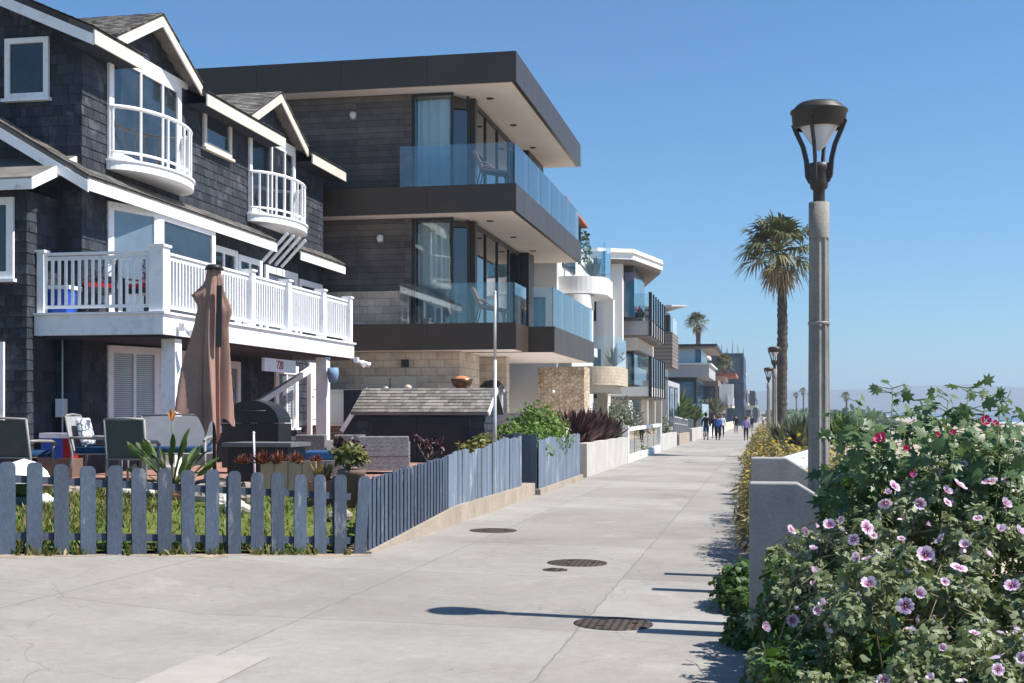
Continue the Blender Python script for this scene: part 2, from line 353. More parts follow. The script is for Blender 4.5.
def tag(o, label=None, cat=None, group=None, kind=None):
    if label: o['label'] = label
    if cat: o['category'] = cat
    if group: o['group'] = group
    if kind: o['kind'] = kind
    return o
def thing(name, label, cat, loc=(0, 0, 0), rz=0, group=None):
    o = bpy.data.objects.new(name, None); COL.objects.link(o); o.location = loc; o.rotation_euler = (0, 0, rz)
    return tag(o, label, cat, group)
def copy_tree(o, parent=None):
    c = o.copy(); COL.objects.link(c)
    if parent: c.parent = parent
    for ch in list(o.children): copy_tree(ch, c)
    return c
def dup(o, label, loc, rz=0, scale=1):
    c = copy_tree(o); c['label'] = label; c.location = loc; c.rotation_euler = (0, 0, rz); c.scale = (scale,) * 3; return c
def frame(O, U, V=(0, 0, 1)):
    O = Vector(O); U = Vector(U).normalized(); V = Vector(V).normalized(); return (O, U, V, U.cross(V).normalized())
# array mesh for leaves
def arrmesh(name, V, F, r, mats, parent=None, mi=None, smooth=False, origin=None):
    me = bpy.data.meshes.new(name); nv = len(V); nf, k = F.shape
    org = np.array(getroot(parent).location if parent is not None else (origin or (0, 0, 0)))
    me.vertices.add(nv); me.vertices.foreach_set('co', (V - org).astype(np.float32).ravel())
    me.loops.add(nf * k); me.loops.foreach_set('vertex_index', F.astype(np.int32).ravel())
    me.polygons.add(nf); me.polygons.foreach_set('loop_start', np.arange(nf, dtype=np.int32) * k)
    try: me.polygons.foreach_set('loop_total', np.full(nf, k, dtype=np.int32))
    except Exception: pass
    for m in (mats if isinstance(mats, (list, tuple)) else [mats]): me.materials.append(m)
    if mi is not None: me.polygons.foreach_set('material_index', mi.astype(np.int32))
    me.update(calc_edges=True)
    at = me.attributes.new('rnd', 'FLOAT', 'FACE'); at.data.foreach_set('value', r.astype(np.float32))
    me.validate()
    o = bpy.data.objects.new(name, me); COL.objects.link(o)
    if parent is not None: o.parent = parent
    elif origin: o.location = origin
    return o
def unit(a): return a / (np.linalg.norm(a, axis=-1, keepdims=True) + 1e-9)
def tmpl(kind):
    # outline points (x across, y along), z cup
    if kind == 'blade': o = [(-.08, 0), (-.13, .4), (0, 1), (.13, .4), (.08, 0)]
    elif kind == 'oval': o = [(0, 0), (-.26, .3), (-.2, .72), (0, 1), (.2, .72), (.26, .3)]
    elif kind == 'lobed':   # palmate, five lobes
        o = [];
        for i, (ang, rr) in enumerate([(-150, .42), (-112, .3), (-88, .62), (-62, .36), (-40, .72), (-20, .42), (0, .85), (20, .42), (40, .72), (62, .36), (88, .62), (112, .3), (150, .42)]):
            a = math.radians(ang); o.append((math.sin(a) * rr, .35 + math.cos(a) * rr))
    elif kind == 'small':   # crinkly three-lobed small leaf
        o = [(0, 0), (-.42, .3), (-.22, .48), (-.36, .8), (0, 1), (.36, .8), (.22, .48), (.42, .3)]
    return np.array(o)
def leaves(name, P, D, Nn, size, kind, mats, parent, cup=.18, rnd=None, origin=None):
    T = tmpl(kind); k = len(T); n = len(P)
    D = unit(D); S = unit(np.cross(D, Nn)); Nn = np.cross(S, D)
    c = T.mean(0) * (0, 1); c = np.array([0, .4])
    pts = np.vstack([c, T]); z = -cup * (np.abs(pts[:, 0]) ** 1.0) - .22 * (pts[:, 1] ** 2) * 1.0; z[0] += .0
    size = np.asarray(size).reshape(-1, 1, 1)
    V = P[:, None, :] + size * (pts[None, :, 0:1] * S[:, None, :] + pts[None, :, 1:2] * D[:, None, :] + z[None, :, None] * Nn[:, None, :])
    V = V.reshape(-1, 3)
    base = np.arange(n)[:, None, None] * (k + 1)
    f = np.array([[0, 1 + i, 1 + (i + 1) % k] for i in range(k)])[None]
    F = (base + f).reshape(-1, 3)
    r = RNG.random(n) if rnd is None else rnd
    return arrmesh(name, V, F, np.repeat(r, k), mats, parent, origin=origin)
def sphere_pts(n):
    v = RNG.normal(size=(n, 3)); return unit(v)
def clump_leaves(name, C, R, per, size, kind, mats, parent, up=.5, shell=.55, spread=1., cup=.18):
    """C (m,3) clump centres, R (m,) radii, per leaves each"""
    C = np.asarray(C, float); R = np.asarray(R, float); m = len(C); n = m * per
    d = sphere_pts(n); rr = (shell + (1 - shell) * RNG.random(n) ** .5)[:, None]
    P = np.repeat(C, per, 0) + d * rr * np.repeat(R, per)[:, None] * np.array([1, 1, .85])
    tone = np.clip(np.repeat(RNG.random(m), per) * .5 + RNG.random(n) * .5, 0, 1)
    nrm = unit(d * .8 + np.array([0, 0, up]) + RNG.normal(size=(n, 3)) * .45)
    D = unit(np.cross(nrm, RNG.normal(size=(n, 3))) + d * .3)
    s = size * (.5 + 1.1 * RNG.random(n) ** 1.4)
    return leaves(name, P, D, nrm, s, kind, mats, parent, cup, tone)
# ---------------------------------------------------------------- camera geometry (measured)
FPX = 1269.; CX = 512.; HY_ = 411.; TH = math.atan(251 / FPX); CAMZ = 1.65
def ang(px): return math.atan((px - CX) / FPX) - TH
def XatY(px, Y): return math.tan(ang(px)) * Y
def depth(X, Y): return Y * math.cos(TH) - X * math.sin(TH)
def zat(py, X, Y): return CAMZ + (HY_ - py) * depth(X, Y) / FPX
def G(X, Y):
    y = min(max(Y, -40), 330)
    c = 0.012 * max(0, min(4.5, -X)) + (.08 * min(4.5, max(0, -4.5 - X)))
    return -.004 * y + c
cam = bpy.data.cameras.new('camera'); co = bpy.data.objects.new('camera', cam); COL.objects.link(co)
co.location = (0, 0, CAMZ); co.rotation_euler = (PI / 2, 0, TH)
cam.sensor_width = 36; cam.lens = FPX / 1024 * 36; cam.shift_y = (HY_ - 341.5) / 1024; cam.clip_end = 20000; cam.clip_start = .05
scene.camera = co
# light
w = bpy.data.worlds.new('World'); scene.world = w; w.use_nodes = True
nt = w.node_tree; bg = nt.nodes['Background']; sky = nt.nodes.new('ShaderNodeTexSky'); sky.sky_type = 'NISHITA'; sky.sun_disc = False
SUN_EL = math.radians(53.5); SUN_AZ = math.radians(-1.5)     # azimuth measured from +X towards +Y
sky.sun_elevation = SUN_EL; sky.sun_rotation = PI / 2 - SUN_AZ
sky.air_density = 1.0; sky.dust_density = .1; sky.ozone_density = 3.5; sky.altitude = 0
tint = mixc(nt, 1., sky.outputs[0], (.47, .77, .97, 1), 'MULTIPLY'); nt.links.new(tint, bg.inputs[0]); bg.inputs[1].default_value = .092
sl = bpy.data.lights.new('sun', 'SUN'); sl.energy = 5.0; sl.angle = math.radians(.53); sl.color = (1, .95, .88)
so = bpy.data.objects.new('sun', sl); COL.objects.link(so)
S = Vector((math.cos(SUN_EL) * math.cos(SUN_AZ), math.cos(SUN_EL) * math.sin(SUN_AZ), math.sin(SUN_EL)))
so.rotation_euler = S.to_track_quat('Z', 'Y').to_euler(); so.location = (60, 0, 60)
vs = scene.view_settings; vs.view_transform = 'Standard'; vs.look = 'None'; vs.exposure = .65; vs.gamma = 1
# ================================================================ SETTING
def ground_z(x, y):
    g = G(x, y) - .012
    if x <= .3: return g
    if x <= 3: return g - .12 * (x - .3)
    if x <= 9: return g - .32 - (x - 3) / 6 * (2.75)
    if x <= 118: return -3.1 - (x - 9) / 109 * .95
    return -4.05 - min(4, (x - 118) * .03)
xs = [-1200, -300, -80, -30, -14, -9, -6.5, -4.5, -2.2, -.3, .3, 1, 2, 3, 4.5, 6, 7.5, 9, 14, 25, 45, 80, 118, 160, 300, 6000]
ys = [-60, -20, -8, 0, 4, 8, 12, 16, 20, 26, 32, 40, 50, 65, 80, 100, 130, 170, 230, 330, 600, 1200, 2500, 5200]
mb = MB(); idx = [[mb.vert((x, y, ground_z(x, y))) for x in xs] for y in ys]
for j in range(len(ys) - 1):
    for i in range(len(xs) - 1): mb.face((idx[j][i], idx[j][i + 1], idx[j + 1][i + 1], idx[j + 1][i]))
tag(mb.build('ground', m_sand), kind='structure')
mb = MB(); mb.poly([(112, -400, -4.0), (9000, -400, -4.0), (9000, 9000, -4.0), (112, 9000, -4.0)])
tag(mb.build('sea', m_sea), kind='structure')
# walk
def gridmesh(xs, ys, dz, name, mat, edge=None):
    mb = MB(); id_ = [[mb.vert((x, y, G(x, y) + dz)) for x in xs] for y in ys]
    for j in range(len(ys) - 1):
        for i in range(len(xs) - 1): mb.face((id_[j][i], id_[j][i + 1], id_[j + 1][i + 1], id_[j + 1][i]))
    return mb.build(name, mat)
tag(gridmesh([-4.5, -2.2, -.12], [-8, 0, 5, 10, 14, 20, 30, 50, 80, 120, 170, 230, 330, 420], .004, 'walkway', m_walk), kind='structure')
# side street : fence line (X,Y)
FL = [(-4.5, 14.0), (-7.2, 11.35), (-10.2, 8.4), (-14, 4.7)]
mb = MB()
for (xa, ya), (xb, yb) in zip(FL, FL[1:]):
    mb.poly([(xb, -8, G(xb, -8) + .004), (xa, -8, G(xa, -8) + .004), (xa, ya, G(xa, ya) + .004), (xb, yb, G(xb, yb) + .004)])
tag(mb.build('side_street', m_walk), kind='structure')
mb = MB(); z = lambda x, y: G(x, y) + .008
mb.poly([(x, y, z(x, y)) for x, y in ((-3.68, 6.6), (-3.2, 6.6), (-3.22, 7.97), (-3.68, 7.9))])
tag(mb.build('pavement_patch', m_patch), kind='structure')
# manholes
def manhole(px, py, r, label):
    g = -.03
    for _ in range(4):
        d = (CAMZ - g) * FPX / (py - HY_); Y = d / (math.cos(TH) - math.tan(ang(px)) * math.sin(TH)); X = math.tan(ang(px)) * Y; g = G(X, Y)
    t = thing('manhole_cover', label, 'manhole cover', (X, Y, g + .004), group='round iron covers in the walkway')
    a = MB().lathe((X, Y, g), [(r - .035, .012), (r, .011), (r + .003, .002)], 32, .3); a.build('rim', m_iron, t)
    a = MB(); a.lathe((X, Y, g), [(.001, .0135), (r - .04, .0125), (r - .038, .004)], 32, .3, smooth=False)
    for k in range(3):
        aa = k * 2.1; a.box(X + math.cos(aa) * r * .55 - .02, X + math.cos(aa) * r * .55 + .02, Y + math.sin(aa) * r * .55 - .01, Y + math.sin(aa) * r * .55 + .01, g + .013, g + .02)
    a.build('lid', m_iron, t)
manhole(613, 624.5, .31, 'large dark round manhole cover crossed by the lamp shadow')
manhole(577, 563.5, .33, 'brown round manhole cover beside a tiny cover in mid walkway')
manhole(555, 570.5, .13, 'tiny round cover beside the brown manhole cover')
manhole(493, 531, .33, 'farthest round manhole cover near the blue board fence')
# dirt strip along the fence
mb = MB()
for (xa, ya), (xb, yb) in zip(FL, FL[1:]):
    d = .22
    n_ = 24
    for k in range(n_):
        q = []
        for j in (k, k + 1):
            f = j / n_; px_, py_ = xa + (xb - xa) * f, ya + (yb - ya) * f; w_ = .10 + .05 * math.sin(px_ * 5) + .04 * math.sin(px_ * 13.7); q.append([(px_, py_, G(px_, py_) + .012), (px_ + w_, py_ - w_, G(px_ + w_, py_ - w_) + .006)])
        mb.poly([q[1][0], q[1][1], q[0][1], q[0][0]])
tag(mb.build('dirt_strip', m_edge), kind='structure')
# lawn + patio
def lawn_z(x, y):
    # distance from fence line (direction -1,-1)
    t = (x + y - 9.5) / 1.0   # fence line ~ x+y = const -> 9.5 at corner, 4.15 left
    base = G(x, min(y, 14)) + .04
    f = min(1, max(0, (y - (14.0 + (x + 4.5) * .98)) / max(.5, (16.3 - (14.0 + (x + 4.5) * .98)))))
    return base * (1 - f) + .52 * f
mb = MB(); n = 26; rows = 14; idl = []
for i in range(n + 1):
    x = -4.75 - (14 - 4.75) * i / n; y0 = 14.0 + (x + 4.5) * .98; idl.append([])
    for j in range(rows + 1):
        y = y0 + (16.35 - y0) * j / rows; idl[-1].append(mb.vert((x, y, lawn_z(x, y) + random.uniform(-.01, .012))))
for i in range(n):
    for j in range(rows): mb.face((idl[i][j], idl[i][j + 1], idl[i + 1][j + 1], idl[i + 1][j]))
tag(mb.build('lawn_soil', m_grassbase), kind='structure')
mb = MB().box(-16, -5.3, 16.3, 31.0, .1, .6); tag(mb.build('patio', m_brickpav), kind='structure')
mb = MB().box(-5.28, -4.76, 16.3, 24.6, .0, .45); tag(mb.build('planting_strip', m_soil), kind='structure')
# grass blades on lawn (one stuff object)
nb = 26000
gx = RNG.uniform(-13.5, -4.8, nb); y0 = 14.0 + (gx + 4.5) * .98; gy = y0 + (16.3 - y0) * RNG.random(nb) + RNG.normal(size=nb) * .03
keep = (np.sin(gx * 3.1 + gy) + np.sin(gy * 4.3 - gx * 2) + RNG.normal(size=nb) * .7) > -1.1
keep &= (gy > y0 + .02) & (gy < 16.25)
keep &= ~((gx > -7.2) & (RNG.random(nb) < .8) & (gy > y0 + .35))
gx, gy = gx[keep], gy[keep]; gz = np.array([lawn_z(a, b) for a, b in zip(gx, gy)])
n_ = len(gx); P = np.stack([gx, gy, gz], 1); D = unit(np.stack([RNG.normal(size=n_) * .45, RNG.normal(size=n_) * .45, np.ones(n_)], 1)); Nn = unit(np.stack([RNG.normal(size=n_), RNG.normal(size=n_), np.zeros(n_)], 1))
m_grass = leafmat('grass_blades', [(.2, (.06, .09, .02)), (.45, (.12, .155, .03)), (.65, (.2, .21, .06)), (.85, (.36, .28, .13))], trans=.25, scale=1.6)
g = leaves('grass', P, D, Nn, .05 + .06 * RNG.random(n_), 'blade', m_grass, None); tag(g, 'sunlit short green grass behind the slate blue pickets', 'grass', kind='stuff')
# tufts along fence foot outside
pts = []
for k in range(900):
    t = random.random() ** 1.0; x = -4.6 - t * 5.6; y = 14.0 + (x + 4.5) * .985 - random.uniform(.0, .1)
    if math.sin(x * 7) + math.sin(x * 17.3) < -.1: continue
    pts.append((x, y, G(x, y)))
P = np.array(pts); n_ = len(P); D = unit(np.stack([RNG.normal(size=n_) * .5, RNG.normal(size=n_) * .5, np.ones(n_)], 1)); Nn = unit(np.stack([RNG.normal(size=n_), RNG.normal(size=n_), np.zeros(n_)], 1))
g = leaves('weeds', P, D, Nn, .05 + .1 * RNG.random(n_), 'blade', m_grass, None); tag(g, 'thin green weeds sprouting along the foot of the picket fence', 'weeds', kind='stuff')
# ================================================================ FENCES
def picket_shape(mb, F, w, h, t, cut=.03, lean=0, r=None):
    O, U, V, Nn = F; r = random.random() if r is None else r
    prof = [(-w / 2, 0), (w / 2, 0), (w / 2, h - cut * 1.3), (w / 2 - cut * .35, h - cut * .45), (w / 2 - cut * 1.1, h), (-w / 2 + cut * 1.1, h), (-w / 2 + cut * .35, h - cut * .45), (-w / 2, h - cut * 1.3)]
    mb.extrude([O + U * (u + lean * v) + V * v for u, v in prof], Nn * t, r)
# front fence: pickets measured at pixel columns
ft = thing('picket_fence', 'slate blue spaced picket fence in front of the lawn', 'fence', (-7.2, 11.35, 0))
cols = [7, 33.7, 61.5, 88, 114, 139, 164, 188, 211.6, 234, 256.7, 277.5, 299.5, 320, 340, 359]
cols = [-100, -72, -46, -20] + cols
def on_fence(px, off=0):
    # intersect ray with the line X+.. through FL[0] and FL[1]
    (xa, ya), (xb, yb) = FL[0], FL[1]
    s = (yb - ya) / (xb - xa); tn = math.tan(ang(px))
    # Y = ya + s (X-xa), X = tn Y
    Y = (ya - s * xa) / (1 - s * tn); return tn * Y, Y
fd = Vector((FL[0][0] - FL[1][0], FL[0][1] - FL[1][1], 0)).normalized()
for k, px in enumerate(cols):
    x, y = on_fence(px); topy = 462 + (px - 6) / 336 * 13.5 if px > 0 else 462
    g = G(x, y); zt = zat(topy + random.uniform(-1, 1), x, y)
    mb = MB(); F = frame((x, y, g - .02), fd)
    picket_shape(mb, F, .150 + random.uniform(-.006, .006), zt - g + .02, .02, .038, lean=random.uniform(-.012, .012) + (.07 if k == len(cols) - 1 else 0))
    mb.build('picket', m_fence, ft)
x0, y0 = on_fence(-110); x1, y1 = on_fence(352)
for hz0, hz1 in ((.2, .155), (.78, .66)):
    a = Vector((x0, y0, G(x0, y0) + hz0)); b = Vector((x1, y1, G(x1, y1) + hz1)); off = frame((0, 0, 0), fd)[3] * -.045
    MB().bar(a + off, b + off, .035, .075).build('rail', m_fence, ft)
for px in (-60, 114, 234, 340):
    x, y = on_fence(px); x -= .06; y += .06
    MB().box(x - .04, x + .04, y - .04, y + .04, G(x, y) - .05, zat(476, x, y), .5).build('post', m_fence, ft)
# side fence on the concrete kerb
KX = -4.5
def kerb_top(y): return G(KX, y) + .03 + .24 * min(1, max(0, (y - 14.1) / 4.2))
mb = MB(); ys_ = [14.05, 15, 16, 17, 18.3, 20, 22, 24.75]
for a, b in zip(ys_, ys_[1:]):
    mb.hexa([(KX - .2, a, -.3), (KX + .07, a, -.3), (KX + .07, b, -.3), (KX - .2, b, -.3), (KX - .2, a, kerb_top(a)), (KX + .07, a, kerb_top(a)), (KX + .07, b, kerb_top(b)), (KX - .2, b, kerb_top(b))])
tag(mb.build('retaining_kerb', m_curb), 'low tan concrete kerb wall under the blue board fence', 'kerb')
st = thing('board_fence', 'slate blue fence running along the walkway on a concrete kerb', 'fence', (KX, 19, 0))
def side_top(y): return .87 + .33 * min(1, (y - 14.1) / 9.4)
y = 14.15; F0 = None; k = 0
while y < 17.9:
    F = frame((KX, y, kerb_top(y) - .01), (0, 1, 0)); mb = MB(); picket_shape(mb, F, .105, side_top(y) - kerb_top(y) + .01 + random.uniform(-.012, .012), .02, .022, random.uniform(-.02, .02)); mb.build('picket', m_fence, st); y += .165; k += 1
y0b = y - .02
while y < 23.65:
    wd = .14; F = frame((KX + random.uniform(-.006, .006), y, kerb_top(y) - .005), (0, 1, 0)); mb = MB()
    wob = .03 * math.sin(y * 2.1) - (.06 if 19.2 < y < 19.7 else 0)
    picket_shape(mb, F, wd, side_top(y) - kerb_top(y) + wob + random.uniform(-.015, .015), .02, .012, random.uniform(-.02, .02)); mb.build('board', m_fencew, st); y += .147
for dz in (.25, .7):
    MB().bar((KX - .03, 14.1, kerb_top(15) + dz * .8), (KX - .03, 23.6, kerb_top(22) + dz), .04, .08).build('rail', m_fence, st)
x = KX - .08
while x > -4.7:
    F = frame((x, 23.66, kerb_top(24) - .1), (-1, 0, 0)); mb = MB(); picket_shape(mb, F, .14, 1.1, .02, .012); mb.build('board', m_fencew, st); x -= .147
# gate gap posts + planter fence
pf = thing('board_fence', 'short slate blue board planter fence brimming with green shrubs', 'fence', (KX, 28, 0))
mb = MB().box(-5.4, KX + .1, 25.2, 31.4, -.4, .07); tag(mb.build('planter_kerb', m_curb), 'tan concrete base under the shrub filled planter fence', 'kerb')
y = 25.45
while y < 31.25:
    F = frame((KX + .02, y, .05), (0, 1, 0)); mb = MB(); picket_shape(mb, F, .142, 1.02 + .02 * math.sin(y * 1.7) + random.uniform(-.02, .02) + .0, .02, .015); mb.build('board', m_fencew, pf); y += .147
x = KX - .08
while x > -5.35:
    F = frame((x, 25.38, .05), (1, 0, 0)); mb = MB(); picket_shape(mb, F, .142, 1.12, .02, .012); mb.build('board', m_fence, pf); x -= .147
MB().box(-5.3, KX - .08, 25.5, 31.3, .05, .75).build('soil', m_soil, pf)
# ================================================================ SHINGLE HOUSE
HX, HYF, HYB = -11.05, 19.2, 30.9
house = thing('shingle_house', 'two-gabled dark blue-grey shingle beach house with white balconies', 'house', (-14, 25, .6))
def shingles(mb, F, ulen, vlen, course=.16, wdt=.15, inside=None, thick=.015):
    O, U, V, Nn = F; v = 0
    while v < vlen - .01:
        u = -random.uniform(0, wdt)
        ch = min(course, vlen - v)
        while u < ulen:
            ww = wdt * random.uniform(.6, 1.4); a = max(0, u + .003); b = min(ulen, u + ww - .003)
            if b - a > .02 and (inside is None or inside((a + b) / 2, v + ch / 2)):
                t = thick * random.uniform(.7, 1.25); dv = random.uniform(0, .008)
                g = lambda uu, vv, n: O + U * uu + V * vv + Nn * n
                P = [g(a, v + dv, 0), g(b, v + dv, 0), g(b, v + dv, t), g(a, v + dv, t), g(a, v + ch + .01, .001), g(b, v + ch + .01, .001)]
                i = [mb.vert(p) for p in P]; r = random.random()
                mb.face((i[3], i[2], i[5], i[4]), r); mb.face((i[0], i[1], i[2], i[3]), r)
                mb.face((i[0], i[3], i[4]), r); mb.face((i[1], i[5], i[2]), r)
            u += ww
        v += course
UPZ = lambda x: 7.85 - .44 * (x + 10.6) if x > -15 else 7.85 + .44 * 4.4 + .44 * (x + 15)
LOZ = lambda x: 5.42 - .59 * (x + 10.6)
# solid body (single gabled block), upper storey
mb = MB()
body = [(-19, .3), (HX, .3), (HX, UPZ(HX) - .12), (-15, UPZ(-15) - .12), (-19, UPZ(-19) - .12)]
mb.extrude([(x, HYF, z) for x, z in body], (0, HYB - HYF, 0)); mb.build('wall', m_wallback, house)
# shingle cladding, camera-facing gable wall
mb = MB(); F = frame((-16, HYF - .004, .6), (1, 0, 0)); F = (F[0], F[1], F[2], Vector((0, -1, 0)))
def ins(u, v):
    x = -16 + u; z = .6 + v
    return z < UPZ(x) - .16
shingles(mb, F, 16 + HX + .02, 9, .17, .17, ins)
# ocean-facing wall
F2 = frame((HX + .004, HYF - .02, .6), (0, 1, 0)); F2 = (F2[0], F2[1], F2[2], Vector((1, 0, 0)))
shingles(mb, F2, HYB - HYF + .02, 7.1, .17, .17)
# dormer cheeks / gables
DORM = [(19.75, 23.05, 21.4), (25.45, 28.9, 27.18)]
for (ya, yb, yc) in DORM:
    F3 = (Vector((HX + .01, ya + .1, 7.7)), Vector((0, 1, 0)), Vector((0, 0, 1)), Vector((1, 0, 0)))
    shingles(mb, F3, yb - ya - .2, 1.2, .14, .15, lambda u, v, ya=ya, yb=yb, yc=yc: 7.7 + v < 8.85 - .52 * abs(ya + .1 + u - yc) - .1)
mb.build('shingle_cladding', m_shing, house)
# end wall beyond / bay at left
mb = MB(); mb.box(-18, -11.5, 18.3, HYF - .03, .3, 5.15)
lb = mb.build('side_bay', m_wallback, house)
mb = MB(); F = (Vector((-15.5, 18.29, .6)), Vector((1, 0, 0)), Vector((0, 0, 1)), Vector((0, -1, 0))); shingles(mb, F, 4.03, 4.55, .17, .17)
F = (Vector((-11.495, 18.28, .6)), Vector((0, 1, 0)), Vector((0, 0, 1)), Vector((1, 0, 0))); shingles(mb, F, .9, 4.55, .17, .17)
mb.build('shingle_cladding', m_shing, lb)
# shed roof over left bay
mb = MB(); mb.extrude([(-18, 17.9, 5.17), (-18, HYF, 5.75), (-18, HYF, 5.88), (-18, 17.9, 5.3)], (6.85, 0, 0)); sr = mb.build('bay_roof', m_roofold, house)
mb = MB(); mb.box(-18, -11.13, 17.87, 17.9, 5.1, 5.26); mb.extrude([(-11.15, 17.88, 5.1), (-11.15, HYF - .02, 5.68), (-11.15, HYF - .02, 5.86), (-11.15, 17.88, 5.27)], (.03, 0, 0)); mb.build('fascia', m_whitew, sr)
# main roof
mb = MB()
for sgn in (1,):
    mb.extrude([(-11.06, 18.8, UPZ(-11.06)), (-15, 18.8, UPZ(-15)), (-15, 18.8, UPZ(-15) - .1), (-11.06, 18.8, UPZ(-11.06) - .1)], (0, 12.6, 0))
    for a, b in ((18.8, 20.4), (23.02, 27.1), (28.9, 31.4)): mb.extrude([(-10.6, a, 7.85), (-11.06, a, UPZ(-11.06)), (-11.06, a, UPZ(-11.06) - .1), (-10.6, a, 7.75)], (0, b - a, 0))
    mb.extrude([(-15, 18.8, UPZ(-15)), (-19.4, 18.8, 7.91), (-19.4, 18.8, 7.81), (-15, 18.8, UPZ(-15) - .1)], (0, 12.6, 0))
L = math.hypot(4.4, 1.936); V = Vector((-4.4, 0, 1.936)).normalized(); F = (Vector((-10.57, 18.76, 7.855)), Vector((0, 1, 0)), V, V.cross(Vector((0, 1, 0))) * -1)
F = (F[0], F[1], F[2], Vector((.44, 0, 1)).normalized())
shingles(mb, F, 12.66, L, .14, .15, lambda u, v: v > .5 or not (20.4 < 18.76 + u < 23.02 or 27.1 < 18.76 + u < 28.9))
rf = mb.build('roof', m_roof, house)
mb = MB()   # rake and eave boards
mb.extrude([(-10.6, 18.77, 7.74), (-15, 18.77, UPZ(-15) - .11), (-15, 18.77, UPZ(-15) - .29), (-10.6, 18.77, 7.56)], (0, .03, 0)); mb.build('rake_board', m_white, rf)
for a, b in ((18.77, 20.42), (23.0, 27.12), (28.88, 31.4)):
    MB().box(-10.6, -10.57, a, b, 7.58, 7.80).build('fascia', m_trim, rf)
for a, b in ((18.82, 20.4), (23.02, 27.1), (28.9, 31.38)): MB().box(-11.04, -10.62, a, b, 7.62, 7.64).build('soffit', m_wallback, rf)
# lower roof
mb = MB()
def lowroof(mb, ya, yb, xin):
    mb.extrude([(-10.6, ya, 5.42), (xin, ya, LOZ(xin)), (xin, ya, LOZ(xin) - .08), (-10.6, ya, 5.34)], (0, yb - ya, 0))
    V = Vector((-1, 0, .59)).normalized(); L = (Vector((xin, 0, LOZ(xin))) - Vector((-10.6, 0, 5.42))).length
    F = (Vector((-10.57, ya - .02, 5.425)), Vector((0, 1, 0)), V, Vector((.59, 0, 1)).normalized()); shingles(mb, F, yb - ya + .02, L, .14, .15)
lowroof(mb, 18.6, 19.19, -15); lowroof(mb, 19.2, 26.6, -11.04); lowroof(mb, 28.1, 31.3, -11.04)
lr = mb.build('skirt_roof', m_roofold, house)
mb = MB(); mb.extrude([(-10.58, 18.57, 5.33), (-15, 18.57, LOZ(-15) - .09), (-15, 18.57, LOZ(-15) - .27), (-10.58, 18.57, 5.15)], (0, .03, 0)); mb.build('rake_board', m_white, lr)
MB().box(-10.6, -10.57, 18.6, 26.6, 5.18, 5.36).build('fascia', m_white, lr)
MB().box(-10.6, -10.57, 28.1, 31.3, 5.18, 5.36).build('fascia', m_white, lr)
for k in range(4):
    y = 26.8 + k * .38; MB().bar((-11.0, y, 5.0), (-10.4, y, 5.62), .04, .06).build('bracket', m_white, lr)
# dormers
for (ya, yb, yc), nm in zip(DORM, ('near', 'far')):
    zc, ze = 8.88, 8.88 - .52 * (yc - ya)
    mb = MB(); mb.extrude([(HX - .01, ya + .1, 7.0), (HX - .01, yb - .1, 7.0), (HX - .01, yb - .1, 8.88 - .52 * (yb - yc) - .06), (HX - .01, yc, zc - .1), (HX - .01, ya + .1, ze - .02)], (-2.2, 0, 0))
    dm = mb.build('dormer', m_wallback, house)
    mb = MB()
    for y1 in (ya, yb):
        zz = 8.88 - .52 * abs(y1 - yc)
        mb.extrude([(-10.72, yc, zc), (-10.72, y1, zz), (-10.72, y1, zz - .07), (-10.72, yc, zc - .07)], (-2.9, 0, 0))
        Vv = Vector((0, yc - y1, zc - zz)); L = Vv.length; Vv.normalize(); nn = Vector((0, (y1 - yc) / abs(y1 - yc) * .52, 1)).normalized()
        F = (Vector((-13.6, y1, zz)) + nn * .002, Vector((1, 0, 0)), Vv, nn); shingles(mb, F, 2.92, L, .14, .15)
    mb.build('roof', m_roofold, dm)
    mb = MB()
    for y1 in (ya, yb):
        zz = 8.88 - .52 * abs(y1 - yc)
        mb.extrude([(-10.69, yc, zc - .06), (-10.69, y1, zz - .06), (-10.69, y1, zz - .24), (-10.69, yc, zc - .24)], (-.03, 0, 0))
    mb.build('rake_board', m_trim, dm)
# ---- windows
def window(parent, O, U, Nn, w, z0, z1, fw=.09, muls=(), hmuls=(), glass=None, mat=None, sill=True, proud=.05, name='window', blind=False):
    """O: corner point on the wall surface (x,y), U horizontal dir"""
    U = Vector(U).normalized(); Nn = Vector(Nn).normalized(); F = (Vector((O[0], O[1], z0)), U, Vector((0, 0, 1)), Nn); h = z1 - z0
    mb = MB(); mb.fbox(F, 0, fw, 0, h, 0, proud); mb.fbox(F, w - fw, w, 0, h, 0, proud); mb.fbox(F, fw, w - fw, h - fw, h, 0, proud); mb.fbox(F, fw, w - fw, 0, fw, 0, proud)
    if sill: mb.fbox(F, -.04, w + .04, -.05, 0, 0, proud + .05)
    for m_ in muls: mb.fbox(F, m_ - .03, m_ + .03, fw, h - fw, .005, proud - .008)
    for m_ in hmuls: mb.fbox(F, fw, w - fw, m_ - .012, m_ + .012, .006, proud - .015)
    o = mb.build(name, mat or m_white, parent)
    mb = MB(); mb.fbox(F, fw, w - fw, fw, h - fw, -.005, .014); mb.build('pane', glass or m_glass, o)
    if blind:
        mb = MB(); z = fw + .02
        while z < h - fw: mb.fbox(F, blind[0], blind[1], z, z + .022, .016, .024); z += .036
        mb.build('blind', m_blind, o)
    return o
XN, YN = (1, 0, 0), (0, -1, 0)
window(house, (-12.42, HYF - .02), (1, 0, 0), YN, .8, 6.85, 7.86, .09)
window(house, (-12.95, 18.27), (1, 0, 0), YN, 1.27, 3.75, 5.05, .12, muls=(.55,))
window(house, (-12.6, 18.27), (1, 0, 0), YN, .75, 1.5, 2.75, .1)
